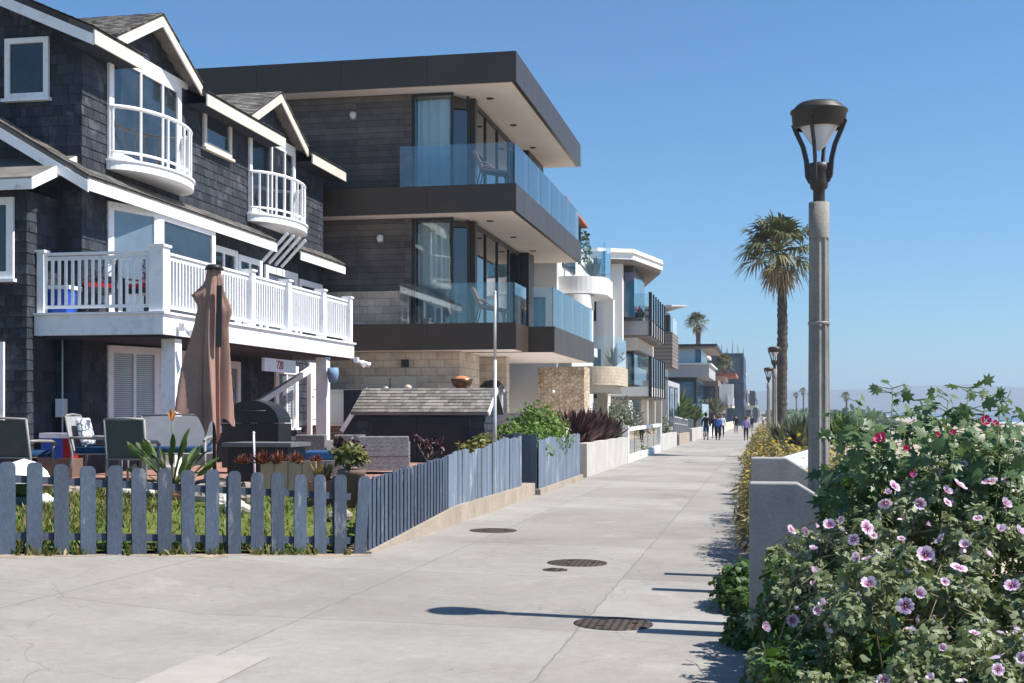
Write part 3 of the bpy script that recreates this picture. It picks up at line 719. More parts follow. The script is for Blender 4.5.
# upper french door + framing, near
X_ = HX + .025
d1 = window(house, (X_, 19.98), (0, 1, 0), XN, 2.75, 5.98, 7.9, .16, muls=(1.15, 2.0), glass=m_glass, sill=False, name='balcony_door')
MB().box(X_, X_ + .05, 20.0, 23.0, 7.905, 8.02).build('transom_panel', m_white, d1)
window(house, (X_, 23.75), (0, 1, 0), XN, 1.35, 6.95, 7.78, .12, glass=m_glass, mat=m_trim)
d2 = window(house, (X_, 26.05), (0, 1, 0), XN, 2.75, 5.98, 7.85, .14, muls=(1.3, 2.1), sill=False, name='balcony_door')
MB().box(X_, X_ + .05, 26.05, 28.8, 7.855, 7.95).build('transom_panel', m_white, d2)
# small round balconies
def balcony(yc, ry, rx):
    n = 26; arc = [(HX + .03 + rx * math.sin(PI * k / n), yc - ry * math.cos(PI * k / n)) for k in range(n + 1)]
    t = MB(); pts = [(HX + .03, yc - ry)] + arc[1:-1] + [(HX + .03, yc + ry)]
    t.prism(pts, 5.79, 5.93); b = t.build('balcony', m_white, house)
    t = MB(); t.prism([(HX + .03 + (x - HX - .03) * 1.04, yc + (y - yc) * 1.02) for x, y in pts], 5.932, 5.97); t.build('deck_board', m_whitew, b)
    t = MB(); ins_ = [(HX + .03 + (rx - .06) * math.sin(PI * k / n), yc - (ry - .06) * math.cos(PI * k / n)) for k in range(n + 1)]
    t.tube([(x, y, 6.88) for x, y in ins_], .035, 6); t.tube([(x, y, 6.1) for x, y in ins_], .025, 6); t.build('handrail', m_white, b)
    for k in range(1, n, 1):
        if k % 2 and (yc > 25 or k > 10 or k < 2): x, y = ins_[k]; MB().box(x - .018, x + .018, y - .018, y + .018, 5.97, 6.87, .5).build('baluster', m_white, b)
balcony(21.35, 1.40, .68); balcony(27.4, 1.40, .68)
# ---- bay (two storeys) under the skirt roof
bay = [(HX, 20.0), (-10.68, 21.15), (-10.68, 23.5), (HX, 23.95)]
mb = MB(); mb.prism(bay, .3, 5.3); bo = mb.build('bay', m_shing, house)
def seg_window(a, b, z0, z1, **k):
    a = Vector((*a, 0)); b = Vector((*b, 0)); U = (b - a).normalized(); Nn = U.cross(Vector((0, 0, 1))); L = (b - a).length
    return window(bo, a + Nn * .004, U, Nn, L, z0, z1, **k)
seg_window(bay[0], bay[1], 3.25, 5.25, fw=.13, glass=m_glasslite, sill=False)
seg_window(bay[1], bay[2], 3.25, 5.25, fw=.15, glass=m_glass, sill=False, name='window')
seg_window(bay[0], bay[1], 1.35, 2.78, fw=.12, muls=(.62,), glass=m_glasslite, blind=(.14, 1.08))
seg_window(bay[1], bay[2], 1.35, 2.78, fw=.3, glass=m_glasslite, blind=(.3, 2.05))
# second floor far windows and doors
w1 = window(house, (X_, 24.05), (0, 1, 0), XN, 1.35, 3.35, 5.05, .12, muls=(.67,), hmuls=(.55, .85, 1.15))
w1 = window(house, (X_, 25.45), (0, 1, 0), XN, 1.3, 3.35, 5.0, .12, muls=(.65,), hmuls=(.55, .85, 1.15))
window(house, (X_, 26.95), (0, 1, 0), XN, 2.0, 3.25, 4.95, .16, muls=(), glass=m_glasslite, mat=m_whitew, sill=False, name='door')
window(house, (X_, 29.1), (0, 1, 0), XN, 1.6, 3.25, 4.85, .14)
# ground floor
window(house, (X_, 24.3), (0, 1, 0), XN, 1.25, 1.25, 2.7, .15, muls=(.62,), glass=m_glasslite)
window(house, (X_, 27.55), (0, 1, 0), XN, 1.45, 1.25, 2.72, .2, muls=(.72,), glass=m_glasslite, blind=(.78, 1.2))
dr = MB().box(X_, X_ + .05, 29.75, 31.0, 1.3, 2.85); dr = dr.build('door', m_white, house)
mb = MB();
for a, b, c, d in ((29.9, 30.3, 1.45, 2.1), (30.45, 30.85, 1.45, 2.1), (29.9, 30.3, 2.2, 2.75), (30.45, 30.85, 2.2, 2.75)): mb.box(X_ + .05, X_ + .065, a, b, c, d)
mb.build('door_panel', m_white, dr)
MB().lathe((X_ + .09, 29.85, 2.0), [(.001, -.03), (.03, -.02), (.03, .02), (.001, .03)], 8).build('handle', m_black, dr)
# ---- deck
DX0, DX1, DY0, DY1 = -11.02, -9.25, 18.5, 28.0
mb = MB(); mb.box(-11.48, DX1, DY0, DY1, 2.86, 3.18); dk = mb.build('deck', m_white, house)
MB().box(-11.48, DX1 + .04, DY0 - .04, DY1 + .04, 3.182, 3.22).build('deck_board', m_whitew, dk)
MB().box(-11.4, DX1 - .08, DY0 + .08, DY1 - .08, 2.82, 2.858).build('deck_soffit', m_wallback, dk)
def railing(a, b, npost_mat=m_white, z0=3.22, h=.95, sp=.115):
    a = Vector((*a, z0)); b = Vector((*b, z0)); d = b - a; L = d.length; d.normalize()
    mb = MB(); mb.bar(a + Vector((0, 0, h)), b + Vector((0, 0, h)), .09, .04); mb.bar(a + Vector((0, 0, h - .07)), b + Vector((0, 0, h - .07)), .04, .06); mb.bar(a + Vector((0, 0, .1)), b + Vector((0, 0, .1)), .045, .05)
    rl = mb.build('railing', m_whitew, dk)
    n = int(L / sp)
    mb = MB()
    for k in range(1, n):
        p = a + d * (L * k / n); MB.fbox(mb, (p, d, Vector((0, 0, 1)), d.cross(Vector((0, 0, 1)))), -.019, .019, .1, h - .06, -.019, .019, .5)
    mb.build('balusters', m_white, rl)
def post(x, y, w=.11, z0=3.22, h=1.02, nm='post', par=dk):
    mb = MB().box(x - w, x + w, y - w, y + w, z0, z0 + h, .5); mb.box(x - w - .025, x + w + .025, y - w - .025, y + w + .025, z0 + h, z0 + h + .04, .5)
    mb.build(nm, m_white, par)
e = .1
railing((-11.45, DY0 + e), (DX1 - .2, DY0 + e)); post(-11.4, DY0 + e, .06, h=.98)
yy = [DY0 + .12, 22.2, 24.05, 26.1, DY1 - .1]
for k, y in enumerate(yy): post(DX1 - .12, y, .12 if k == 0 else .09)
for a, b in zip(yy, yy[1:]): railing((DX1 - .12, a + .1), (DX1 - .12, b - .1))
for y in (19.2, 26.45):
    mb = MB().box(DX1 - .32, DX1 - .08, y - .12, y + .12, .6, 2.82, .5); mb.box(DX1 - .36, DX1 - .04, y - .16, y + .16, .6, .75, .5); mb.build('column', m_white, house)
# horn lights under deck edge
def floodlight(x, y, z, label, nx=1, ny=0):
    t = thing('security_light', label, 'security light', (x, y, z))
    MB().box(x - .05, x + .05, y - .05, y + .05, z - .06, z + .06).build('mounting_box', m_whitew, t)
    for s in (-1, 1):
        c = Vector((x + .1 * nx, y + s * .1, z - .02)); MB().tube([c, c + Vector((.08 * nx, s * .05, -.06)), c + Vector((.16 * nx, s * .1, -.1))], [.03, .05, .07], 8).build('lamp_head', m_whitew, t)
floodlight(DX1 + .09, 19.0, 3.0, 'twin white flood light on the near corner of the deck fascia')
floodlight(DX1 + .1, 27.85, 2.82, 'twin flood light at the far lower corner of the white deck')
# number sign hanging from the deck
sg = thing('house_number_sign', 'white hanging board reading 720 below the deck', 'sign', (-9.6, 24.2, 2.8))
MB().box(-9.66, -9.6, 23.5, 25.2, 2.44, 2.70, .5).build('board', m_white, sg)
for y in (23.7, 25.0): MB().box(-9.64, -9.62, y - .01, y + .01, 2.70, 2.87).build('hanger', m_black, sg)
def text(body, size, loc, rot, mat, parent, name='lettering'):
    cu = bpy.data.curves.new('c', 'FONT'); cu.body = body; cu.size = size; cu.extrude = .004; cu.align_x = 'CENTER'; cu.align_y = 'CENTER'
    o = bpy.data.objects.new('tmp', cu); COL.objects.link(o); bpy.context.view_layer.update()
    me = bpy.data.meshes.new_from_object(o.evaluated_get(bpy.context.evaluated_depsgraph_get())); bpy.data.objects.remove(o)
    me.materials.clear(); me.materials.append(mat); o = bpy.data.objects.new(name, me); COL.objects.link(o); o.parent = parent
    o.location = Vector(loc) - getroot(parent).location; o.rotation_euler = rot; return o
text('720', .24, (-9.592, 24.3, 2.57), (PI / 2, 0, PI / 2), m_signred, sg)
# plant hanging pot at column
hp = thing('wall_planter', 'small blue and white pot hung on the far deck column', 'pot', (-9.2, 26.25, 2.2))
MB().lathe((-9.17, 26.3, 2.25), [(.001, 0), (.09, .02), (.13, .2), (.12, .34), (.11, .34), (.1, .3), (.001, .28)], 12).build('pot', cloth('pot_glaze', (.2, .3, .45)), hp)
MB().tube([(-9.17, 26.3, 2.55), (-9.22, 26.3, 2.72), (-9.3, 26.3, 2.8)], .012, 6).build('hook', m_black, hp)
# entrance steps, cheek walls and rails
ep = thing('entry_steps', 'brown steps climbing to the white door beside the far column', 'steps', (-10.4, 29.2, .6))
for k in range(4):
    MB().box(-11.0 + .001, -9.3 - .0, 28.4 + k * .32, 31.0, .6 + k * .175, .6 + (k + 1) * .175 - .003).build('step', m_step, ep)
MB().bar((-10.55, 25.2, 1.75), (-10.55, 28.7, 2.65), .09, .13).build('handrail', m_white, ep)
MB().box(-10.6, -10.5, 25.2, 25.3, .6, 1.7).build('post', m_white, ep); MB().box(-10.6, -10.5, 28.55, 28.65, .6, 2.58).build('post', m_white, ep)
sw = thing('stair_wall', 'dark blue-grey stair wall with sloping white cap by the shed', 'wall', (-8.6, 28.6, .6))
mb = MB(); mb.box(-9.2, -7.6, 27.1, 27.25, .6, 2.12); mb.build('wall', m_shing, sw)
MB().bar((-9.22, 27.02, 1.2), (-8.6, 27.02, 2.14), .09, .06, (0, 1, 0)).build('cap', m_white, sw)
# things on the deck
def chair_box(x, y, z, rz, cm, pm, label, g=None):
    t = thing('deck_chair', label, 'chair', (x, y, z), rz, g)
    t.rotation_euler = (0, 0, 0); t.location = (0, 0, 0)
    a = MB().box(-.28, .28, -.26, .26, .38, .46); a.build('seat', m_black, t)
    a = MB().extrude([(-.26, -.24, .44), (-.26, -.32, .95), (-.26, -.28, .95), (-.26, -.2, .44)], (.52, 0, 0)); a.build('backrest', m_black, t)
    for sx in (-.26, .26):
        for sy in (-.24, .24): MB().box(sx - .02, sx + .02, sy - .02, sy + .02, 0, .38 if sy < 0 else .62).build('leg', m_black, t)
        MB().box(sx - .025, sx + .025, -.26, .26, .62, .65).build('armrest', m_black, t)
    MB().box(-.24, .24, -.2, .24, .462, .55).build('seat_cushion', cm, t)
    MB().extrude([(-.22, -.17, .56), (-.22, -.25, .98), (-.22, -.14, 1.0), (-.22, -.05, .56)], (.44, 0, 0)).build('back_cushion', pm, t)
    t.location = (x, y, z); t.rotation_euler = (0, 0, rz); return t
chair_box(-10.85, 19.35, 3.22, PI * .75, m_redc, m_print, 'red cushioned deck chair with printed pillow beside the blue bin', 'red cushioned chairs on the upper deck')
chair_box(-10.15, 19.7, 3.22, PI * .9, m_redc, m_print, 'red cushioned deck chair with printed pillow nearest the corner post', 'red cushioned chairs on the upper deck')
t = thing('storage_bin', 'bright blue plastic bin with pale lid on the deck', 'bin', (-11.2, 18.9, 3.22))
MB().hexa([(-11.36, 18.72, 3.22), (-11.05, 18.72, 3.22), (-11.05, 19.05, 3.22), (-11.36, 19.05, 3.22), (-11.4, 18.7, 3.62), (-11.0, 18.7, 3.62), (-11.0, 19.08, 3.62), (-11.4, 19.08, 3.62)]).build('tub', m_plasblue, t)
MB().box(-11.43, -10.97, 18.67, 19.1, 3.62, 3.68).build('lid', m_whitew, t)
# meter box and conduit on left wall
t = thing('meter_box', 'small grey meter box with conduit on the dark ground floor wall', 'meter box', (-11.35, 19.1, 1.6))
MB().box(-11.42, -11.28, 19.02, 19.16, 1.55, 1.85).build('box', m_whitew, t); MB().tube([(-11.35, 19.12, .65), (-11.35, 19.12, 2.85)], .014, 6).build('conduit', m_whitew, t)
# ================================================================ YARD FURNITURE
PZ = .6
def sling_chair(label, loc, rz, back, cush=m_navy, pillow=None, wide=.56, g='grey framed patio chairs behind the pickets'):
    t = thing('patio_chair', label, 'chair', group=g); w = wide / 2
    for sx in (-w, w):
        MB().tube([(sx, -.30, 0), (sx, -.26, .42), (sx, -.36, .98)], .02, 6).build('leg', m_metal, t)
        MB().tube([(sx, .27, 0), (sx, .26, .62)], .02, 6).build('leg', m_metal, t)
        MB().tube([(sx, -.30, .66), (sx, -.1, .66), (sx, .2, .65), (sx, .33, .61)], [.02, .028, .028, .02], 6).build('armrest', m_metal, t)
    for yb_ in (-.26, .26): MB().tube([(-w, yb_, .42), (w, yb_, .42)], .016, 6).build('cross_bar', m_metal, t)
    MB().tube([(-w, -.36, .98), (0, -.37, 1.0), (w, -.36, .98)], .02, 6).build('top_bar', m_metal, t)
    MB().box(-w + .01, w - .01, -.25, .26, .415, .43).build('seat', back, t)
    MB().extrude([(-w + .015, -.26, .44), (-w + .015, -.355, .97), (-w + .015, -.345, .97), (-w + .015, -.25, .44)], (wide - .03, 0, 0)).build('backrest', back, t)
    if cush: MB().box(-w + .03, w - .03, -.23, .27, .432, .52).build('cushion', cush, t, bevel=.025)
    if pillow:
        p = MB(); 
        p.extrude([(-.2, -.17, .53), (-.2, -.27, .93), (-.2, -.17, .96), (-.2, -.07, .56)], (.4, 0, 0)); tag(p.build('pillow', pillow, t, bevel=.04))
    t.location = loc; t.rotation_euler = (0, 0, rz); return t
def P_(px, Y): return XatY(px, Y), Y
x, y = P_(14, 17.0); sling_chair('broad olive sling chair seen from behind, leftmost of the patio chairs', (x, y, PZ - .05), -.1, m_sling, wide=.98)
x, y = P_(97, 17.2); sling_chair('patio chair facing right with leaf patterned white pillow', (x, y, PZ), -PI / 2 + .15, m_slinglite, pillow=m_print)
x, y = P_(133, 16.75); sling_chair('olive sling chair with its back turned, left of the flower spike', (x, y, PZ - .05), .15, m_sling)
x, y = P_(172, 17.6); sling_chair('wide pale grey sling bench behind the bird of paradise plant', (x, y, PZ), PI + .15, m_slinglite, wide=1.15)
x, y = P_(122, 18.0)
t = thing('patio_table', 'low dark patio table between the sling chairs', 'table', (x, y, PZ))
MB().box(x - .5, x + .5, y - .4, y + .4, PZ + .5, PZ + .54).build('table_top', m_black, t)
for sx in (-.44, .44):
    for sy in (-.34, .34): MB().tube([(x + sx, y + sy, PZ), (x + sx, y + sy, PZ + .5)], .02, 6).build('leg', m_black, t)
# cooler
x, y = P_(62, 18.5)
t = thing('cool_box', 'blue and red cool box with white lid by the dark wall', 'cooler', (x, y, PZ))
MB().box(x - .26, x + .12, y - .18, y + .18, PZ + .3, PZ + .62).build('body', m_plasblue, t); MB().box(x - .28, x + .28, y - .2, y + .2, PZ + .62, PZ + .7).build('lid', m_whitew, t)
MB().box(x + .12, x + .26, y - .18, y + .18, PZ + .3, PZ + .62).build('side_panel', m_redc, t); MB().box(x - .3, x + .3, y - .22, y + .22, PZ, PZ + .3).build('stand', m_step, t)
# umbrella
ux, uy = P_(213, 16.9)
t = thing('closed_umbrella', 'closed terracotta brown patio umbrella tied with hanging folds', 'umbrella', (ux, uy, PZ))
MB().tube([(ux + .02, uy, PZ), (ux + .02, uy, 3.72)], .026, 8).build('pole', m_black, t)
MB().lathe((ux + .02, uy, PZ), [(.001, .1), (.1, .1), (.26, .06), (.28, .0)], 14).build('base', m_black, t)
MB().bar((ux + .17, uy - .18, 2.55), (ux + .16, uy - .14, 3.42), .07, .05).build('tilt_arm', m_black, t)
MB().lathe((ux + .02, uy, 3.66), [(.001, .08), (.1, .07), (.14, .0), (.001, -.01)], 12).build('cap', m_black, t)
mb = MB(); n = 132; rings = []
for j in range(41):
    f = j / 40; z = 3.70 - f * 2.02
    rad = .08 + .08 * min(1, f * 3) + .13 * f
    ring = []
    for k in range(n):
        a = 2 * PI * k / n
        fold = .42 * (1 - 2 * abs(math.sin(a * 2.5 + .5 * math.sin(f * 4)))) + .30 * (.5 - abs(math.sin(a * 6.5 + 1.2 * math.sin(f * 3)))) + .07 * math.sin(a * 19 - f * 8)
        flap = .17 * max(0, math.cos(a - PI * 1.03)) ** 2 * max(0, 1 - abs(f - .20) / .085) + .10 * max(0, math.cos(a - .4)) ** 2 * max(0, 1 - abs(f - .30) / .12)
        wing = .20 * max(0, math.cos(a - PI * 1.02)) ** 1.5 * max(0, (f - .4)) * 1.6
        rr = rad * (1 + fold * (.35 + .45 * f)) + flap + wing
        zz = z
        if j > 30: zz = z - (j - 30) * .035 * max(0, math.cos(a + .9)) * (1 + .5 * math.sin(a * 7))
        ring.append(mb.vert((ux + .02 - .07 * f + rr * math.cos(a), uy + rr * math.sin(a) * .8, zz)))
    rings.append(ring)
for i in range(40):
    for k in range(n): mb.face((rings[i][k], rings[i][(k + 1) % n], rings[i + 1][(k + 1) % n], rings[i + 1][k]), .5, True)
mb.face(rings[0][::-1], .5)
mb.build('canopy', m_umb, t)
# grill
gx_, gy_ = P_(257, 20.2)
t = thing('barbecue_grill', 'black hooded barbecue grill in front of the ground floor window', 'grill', (gx_, gy_, PZ))
mb = MB(); n = 14; pr = [(math.cos(PI * k / n) * .5, math.sin(PI * k / n) * .38) for k in range(n + 1)]
mb.extrude([(gx_ + u, gy_ - .28, PZ + .85 + v) for u, v in pr], (0, .56, 0)); mb.build('hood', m_black, t)
MB().box(gx_ - .5, gx_ + .5, gy_ - .3, gy_ + .3, PZ + .1, PZ + .84).build('cabinet', m_black, t)
MB().box(gx_ - .8, gx_ - .5, gy_ - .26, gy_ + .26, PZ + .8, PZ + .84).build('side_shelf', m_step, t); MB().tube([(gx_ - .3, gy_ - .34, PZ + 1.05), (gx_ + .3, gy_ - .34, PZ + 1.05)], .012, 6).build('handle', m_black, t)
for sx in (-.42, .42):
    MB().box(gx_ + sx - .03, gx_ + sx + .03, gy_ - .2, gy_ + .2, PZ, PZ + .1).build('leg', m_black, t)
# dark table / fire table
tx, ty = P_(267, 18.0)
t = thing('fire_table', 'dark cabinet table with slate grey top between umbrella and wicker chairs', 'table', (tx, ty, PZ))
MB().box(tx - .47, tx + .47, ty - .35, ty + .35, PZ, PZ + .52).build('base', m_black, t); MB().box(tx - .54, tx + .54, ty - .42, ty + .42, PZ + .52, PZ + .58).build('table_top', m_blacktop, t)
# wicker chairs
def wicker(label, loc, rz, w=.85, d=.8, wh=.36, back=True, nm='wicker_armchair', cat='armchair', g='grey wicker seats on the patio', cm=m_blue):
    t = thing(nm, label, cat, group=g)
    MB().box(-w / 2, w / 2, -d / 2, d / 2, .06, wh - .08).build('seat', m_wicker, t)
    MB().box(-w / 2 + .08, w / 2 - .08, -d / 2 + .1, d / 2 - .02, wh - .078, wh + .06).build('cushion', cm, t, bevel=.03)
    if back:
        MB().box(-w / 2, w / 2, -d / 2 - .002, -d / 2 + .1, wh - .078, .63).build('backrest', m_wicker, t, bevel=.02)
        for s in (-1, 1): MB().box(s * (w / 2 - .09), s * (w / 2 + .003), -d / 2 + .1, d / 2, wh - .078, .53).build('armrest', m_wicker, t, bevel=.02)
    for sx in (-1, 1):
        for sy in (-1, 1): MB().box(sx * (w / 2 - .06) - .02, sx * (w / 2 - .06) + .02, sy * (d / 2 - .06) - .02, sy * (d / 2 - .06) + .02, 0, .062).build('leg', m_black, t)
    t.location = loc; t.rotation_euler = (0, 0, rz); return t
x, y = P_(318, 21.8); wicker('grey wicker armchair just left of the far deck column', (x, y, PZ), 0, .56)
x, y = P_(354, 21.8); wicker('grey wicker armchair between the column and the shed roof edge', (x, y, PZ), .1, .56)
x, y = P_(324, 18.6); wicker('low wicker footstool with blue cushion nearest the red succulents', (x, y, PZ), .1, .78, .6, .38, False, 'wicker_footstool', 'footstool')
x, y = P_(384, 20.6); s_ = wicker('grey wicker sofa with blue pillows backing the side fence', (x, y, PZ), .25, .86, .75)
x, y = P_(388, 20.9)
t = thing('blue_pillow', 'plump blue pillow on the wicker sofa backing the side fence', 'pillow', (x, y, PZ + .5)); MB().lathe((x, y, PZ + .5), [(.001, -.09), (.2, -.05), (.24, 0), (.18, .08), (.001, .12)], 14).build('cover', m_blue, t)
x, y = P_(268, 16.45)
t = thing('wooden_box', 'tan wooden planter box behind the pickets under red succulents', 'box', (x, y, .4))
for k in range(4): MB().box(x - .02 + k * .2, x + .17 + k * .2, y - .22, y - .19, .3, .98 - .01 * (k % 2)).build('board', m_wood, t)
MB().box(x - .02, x + .77, y - .18, y + .2, .3, .9).build('soil', m_soil, t)
x, y = P_(255, 17.3)
t = thing('garden_stake', 'thin white stake standing by the slate topped table', 'stake', (x, y, PZ)); MB().tube([(x, y, PZ), (x - .02, y, 1.33)], .016, 6).build('rod', m_whitew, t)
MB().lathe((x - .02, y, 1.33), [(.001, .03), (.022, .01), (.02, -.01)], 8).build('tip', m_whitew, t)
# dome ornament at left
x, y = P_(24, 14.1); z0 = lawn_z(x, y)
t = thing('garden_ornament', 'white domed garden ornament over a dark green bowl behind left pickets', 'ornament', (x, y, z0))
zc = zat(497, x, y)
MB().lathe((x, y, zc), [(.001, .0), (.1, .0), (.17, .06), (.2, .16), (.2, .28)], 18).build('bowl', m_green, t)
MB().lathe((x, y, zc + .18), [(.32, 0), (.32, .02), (.27, .13), (.16, .24), (.001, .29)], 22).build('dome', m_white, t)
MB().lathe((x, y, z0 - .05), [(.16, 0), (.13, zc - z0 + .06)], 12).build('stand', m_green, t)
# rocks
for k, (px, Y, s, mt, lb) in enumerate([(75, 15.9, .13, m_rock, 'small brown rock below the pillow chair'), (130, 15.9, .12, m_rockw, 'small pale rock left of the bird of paradise'), (178, 15.6, .17, m_terra, 'rounded reddish boulder under the bird of paradise'),
        (208, 15.5, .2, m_rock, 'dark boulder under the closed umbrella'), (222, 15.0, .16, m_rockw, 'white rock on the lawn edge under the umbrella'), (243, 15.5, .22, m_rock, 'big tan boulder left of the wooden box'), (236, 14.7, .14, m_rockw, 'pale low stone in front of the big tan boulder'), (150, 15.9, .1, m_rockw, 'pale flat stone at the patio edge beside the plant'), (45, 14.6, .1, m_white, 'small round white stone right of the domed ornament'), (340, 14.9, .14, m_rock, 'rock beside the fence corner post')]):
    x, y = P_(px, Y); z = lawn_z(x, y); bm = MB(); n = 12; m_ = 8; rr = [[0] * n for _ in range(m_ + 1)]
    ph = [random.uniform(0, 6) for _ in range(4)]; ids = []
    for j in range(m_ + 1):
        th = PI * j / m_; row = []
        for i in range(n):
            a = 2 * PI * i / n; d = s * (1 + .18 * math.sin(3 * a + ph[0]) * math.sin(th * 2 + ph[1]) + .12 * math.sin(2 * a + ph[2]) + random.uniform(-.04, .04))
            row.append(bm.vert((x + d * math.sin(th) * math.cos(a) * 1.2, y + d * math.sin(th) * math.sin(a), z + .35 * s + d * math.cos(th) * .75)))
        ids.append(row)
    for j in range(m_):
        for i in range(n): bm.face((ids[j][i], ids[j][(i + 1) % n], ids[j + 1][(i + 1) % n], ids[j + 1][i]), .5, k == 8)
    tag(bm.build('rock', mt, origin=(x, y, z)), lb, 'rock', 'rocks edging the lawn')
# ---- generic plants
m_leafg = leafmat('green_leaves', [(.1, (.03, .055, .015)), (.5, (.07, .12, .03)), (.9, (.16, .22, .06))])
m_leafy = leafmat('yellow_green_leaves', [(.1, (.06, .07, .02)), (.5, (.15, .155, .045)), (.9, (.34, .31, .11))])
m_leafb = leafmat('bright_green_leaves', [(.1, (.04, .08, .015)), (.5, (.10, .18, .03)), (.9, (.22, .32, .07))])
m_leafp = leafmat('purple_leaves', [(.1, (.02, .008, .012)), (.5, (.055, .022, .03)), (.9, (.16, .07, .07))], trans=.1)
m_leafr = leafmat('red_leaves', [(.1, (.05, .02, .015)), (.5, (.16, .045, .035)), (.9, (.32, .12, .08))])
m_leafo = leafmat('olive_leaves', [(.1, (.06, .075, .045)), (.5, (.13, .15, .10)), (.9, (.26, .28, .2))], trans=.15)
m_leafd = leafmat('dry_straw', [(.1, (.14, .09, .04)), (.9, (.42, .3, .15))])
def shrub(name, label, cat, c, r, nclump, per, size, kind, mat, cr=.25, stemmat=m_bark, group=None, up=.5, flowers=None):
    t = thing(name, label, cat, c, group=group); c = np.array(c, float); r = np.array(r, float)
    d = sphere_pts(nclump); d[:, 2] = np.abs(d[:, 2]) * 1. - .1
    C = c + np.array([0, 0, r[2] * .1]) + d * r * (.45 + .5 * RNG.random((nclump, 1)))
    R = cr * r.mean() * (.7 + .7 * RNG.random(nclump))
    clump_leaves('foliage', C, R, per, size, kind, mat, t, up)
    mb = MB(); k = min(nclump, 14)
    for i in range(k): mb.tube([c, (c + C[i]) / 2 + (0, 0, .05 * r[2]), C[i]], [.03 * r.mean(), .02 * r.mean(), .008 * r.mean()], 5)
    mb.build('stem', stemmat, t)
    return t
def spiky(name, label, cat, c, n, L, wd, mat, up=.6, group=None, kind='blade', stemz=0, rnd_len=.4):
    t = thing(name, label, cat, c, group=group); d = sphere_pts(n); d[:, 2] = np.abs(d[:, 2]) + up; d = unit(d)
    P = np.array(c) + np.stack([d[:, 0] * .05 * L, d[:, 1] * .05 * L, stemz * RNG.random(n)], 1)
    nrm = unit(np.cross(d, np.cross(np.tile([0, 0, 1.], (n, 1)), d)) * -1 + RNG.normal(size=(n, 3)) * .1)
    T = leaves('leaves', P, d, nrm, L * (1 - rnd_len + rnd_len * RNG.random(n)), kind, mat, t, .1)
    MB().lathe(c, [(.05 * L, -.02), (.04 * L, stemz + .08 * L), (.001, stemz + .1 * L)], 8).build('stem', m_gstem, t)
    return t
# bird of paradise
x, y = P_(172, 15.6); z = lawn_z(x, y)
t = thing('bird_of_paradise', 'bird of paradise plant with one orange flower spike by the umbrella', 'plant', (x, y, z))
mb = MB()
for k in range(34):
    a = random.uniform(0, 2 * PI); o = random.uniform(.08, .42); h = random.uniform(.25, .62); L = random.uniform(.24, .36)
    b = Vector((x, y, z + .1)); m_ = Vector((x + math.cos(a) * o * .5, y + math.sin(a) * o * .5, z + h * .65)); e_ = Vector((x + math.cos(a) * o, y + math.sin(a) * o, z + h))
    mb.tube([b, m_, e_], [.012, .009, .006], 5); d = (e_ - m_).normalized(); d2 = (d + Vector((math.cos(a) * .2, math.sin(a) * .2, .2))).normalized(); s_ = d2.cross(Vector((random.uniform(-1, 1), random.uniform(-1, 1), .3))).normalized(); up_ = s_.cross(d2)
    for q in (-1, 1):
        mb.poly([e_, e_ + d2 * L * .25 + s_ * q * .032 + up_ * .012, e_ + d2 * L * .6 + s_ * q * .038 + up_ * .016, e_ + d2 * L * .9 + s_ * q * .02, e_ + d2 * L], random.random())
mb.build('leaves', m_leafg, t)
mb = MB(); mb.tube([(x, y, z), (x + .01, y, z + .8), (x, y, z + 1.0)], [.014, .01, .01], 6); mb.build('flower_stalk', m_gstem, t)
P = np.tile([x, y, z + 1.03], (9, 1)); D = unit(np.stack([RNG.normal(size=9) * .4, RNG.normal(size=9) * .4, np.ones(9)], 1)); 
leaves('flower', P, D, sphere_pts(9), np.full(9, .17), 'blade', leafmat('orange_petal', [(0, (.5, .2, .03)), (1, (.7, .32, .1))]), t)
# red succulents
rp = 0
for px, Y, lb in ((243, 16.3, 'clump of red spiky succulents left of the wooden box'), (262, 16.25, 'clump of red spiky succulents over the left end of the box'), (280, 16.3, 'clump of red succulents in the middle of the wooden box'), (296, 16.3, 'clump of red succulents at the right end of the box'), (316, 16.5, 'low clump of red succulents before the wicker sofa')):
    x, y = P_(px, Y); spiky('red_succulent', lb, 'succulent', (x, y, .93), 150, random.uniform(.15, .24), .02, m_leafr, -.05, 'red succulents behind the pickets', rnd_len=.6)
x, y = P_(352, 15.6); t = shrub('potted_succulent', 'yellow-green succulent bush in a pot at the fence corner', 'succulent', (x, y, 1.02), (.2, .2, .2), 40, 26, .075, 'oval', m_leafy, .3)
mb = MB().lathe((x, y, .32), [(.001, 0), (.12, 0), (.16, .5), (.18, .52), (.18, .58), (.15, .58), (.14, .52), (.001, .5)], 16); mb.build('pot', m_step, t)
x, y = P_(322, 15.7)
t = spiky('potted_grass', 'straw coloured dried grass in a terracotta pot behind pickets', 'plant', (x, y, .7), 60, .34, .02, m_leafd, .5); MB().lathe((x, y, .4), [(.001, 0), (.13, 0), (.18, .3), (.19, .34), (.15, .34), (.001, .3)], 14).build('pot', m_terra, t)
# dark aeoniums above corner
for px, py, Y, lb in ((348, 449, 15.9, 'dark purple aeonium rosettes over the corner pot'), (428, 443, 18.3, 'dark purple aeonium rosettes over the side fence top')):
    x, y = P_(px, Y); z = zat(py, x, y) - .25; t = thing('aeonium', lb, 'plant', (x, y, z))
    mb = MB(); C = []
    for k in range(9):
        e_ = Vector((x + random.uniform(-.22, .22), y + random.uniform(-.12, .12), z + random.uniform(.15, .34))); mb.tube([(x, y, z - .3), (x, y, z - .05), e_], [.014, .012, .008], 5); C.append(tuple(e_))
    mb.build('stem', m_bark, t); clump_leaves('rosettes', C, [.05] * 9, 40, .06, 'oval', m_leafp, t, .6)
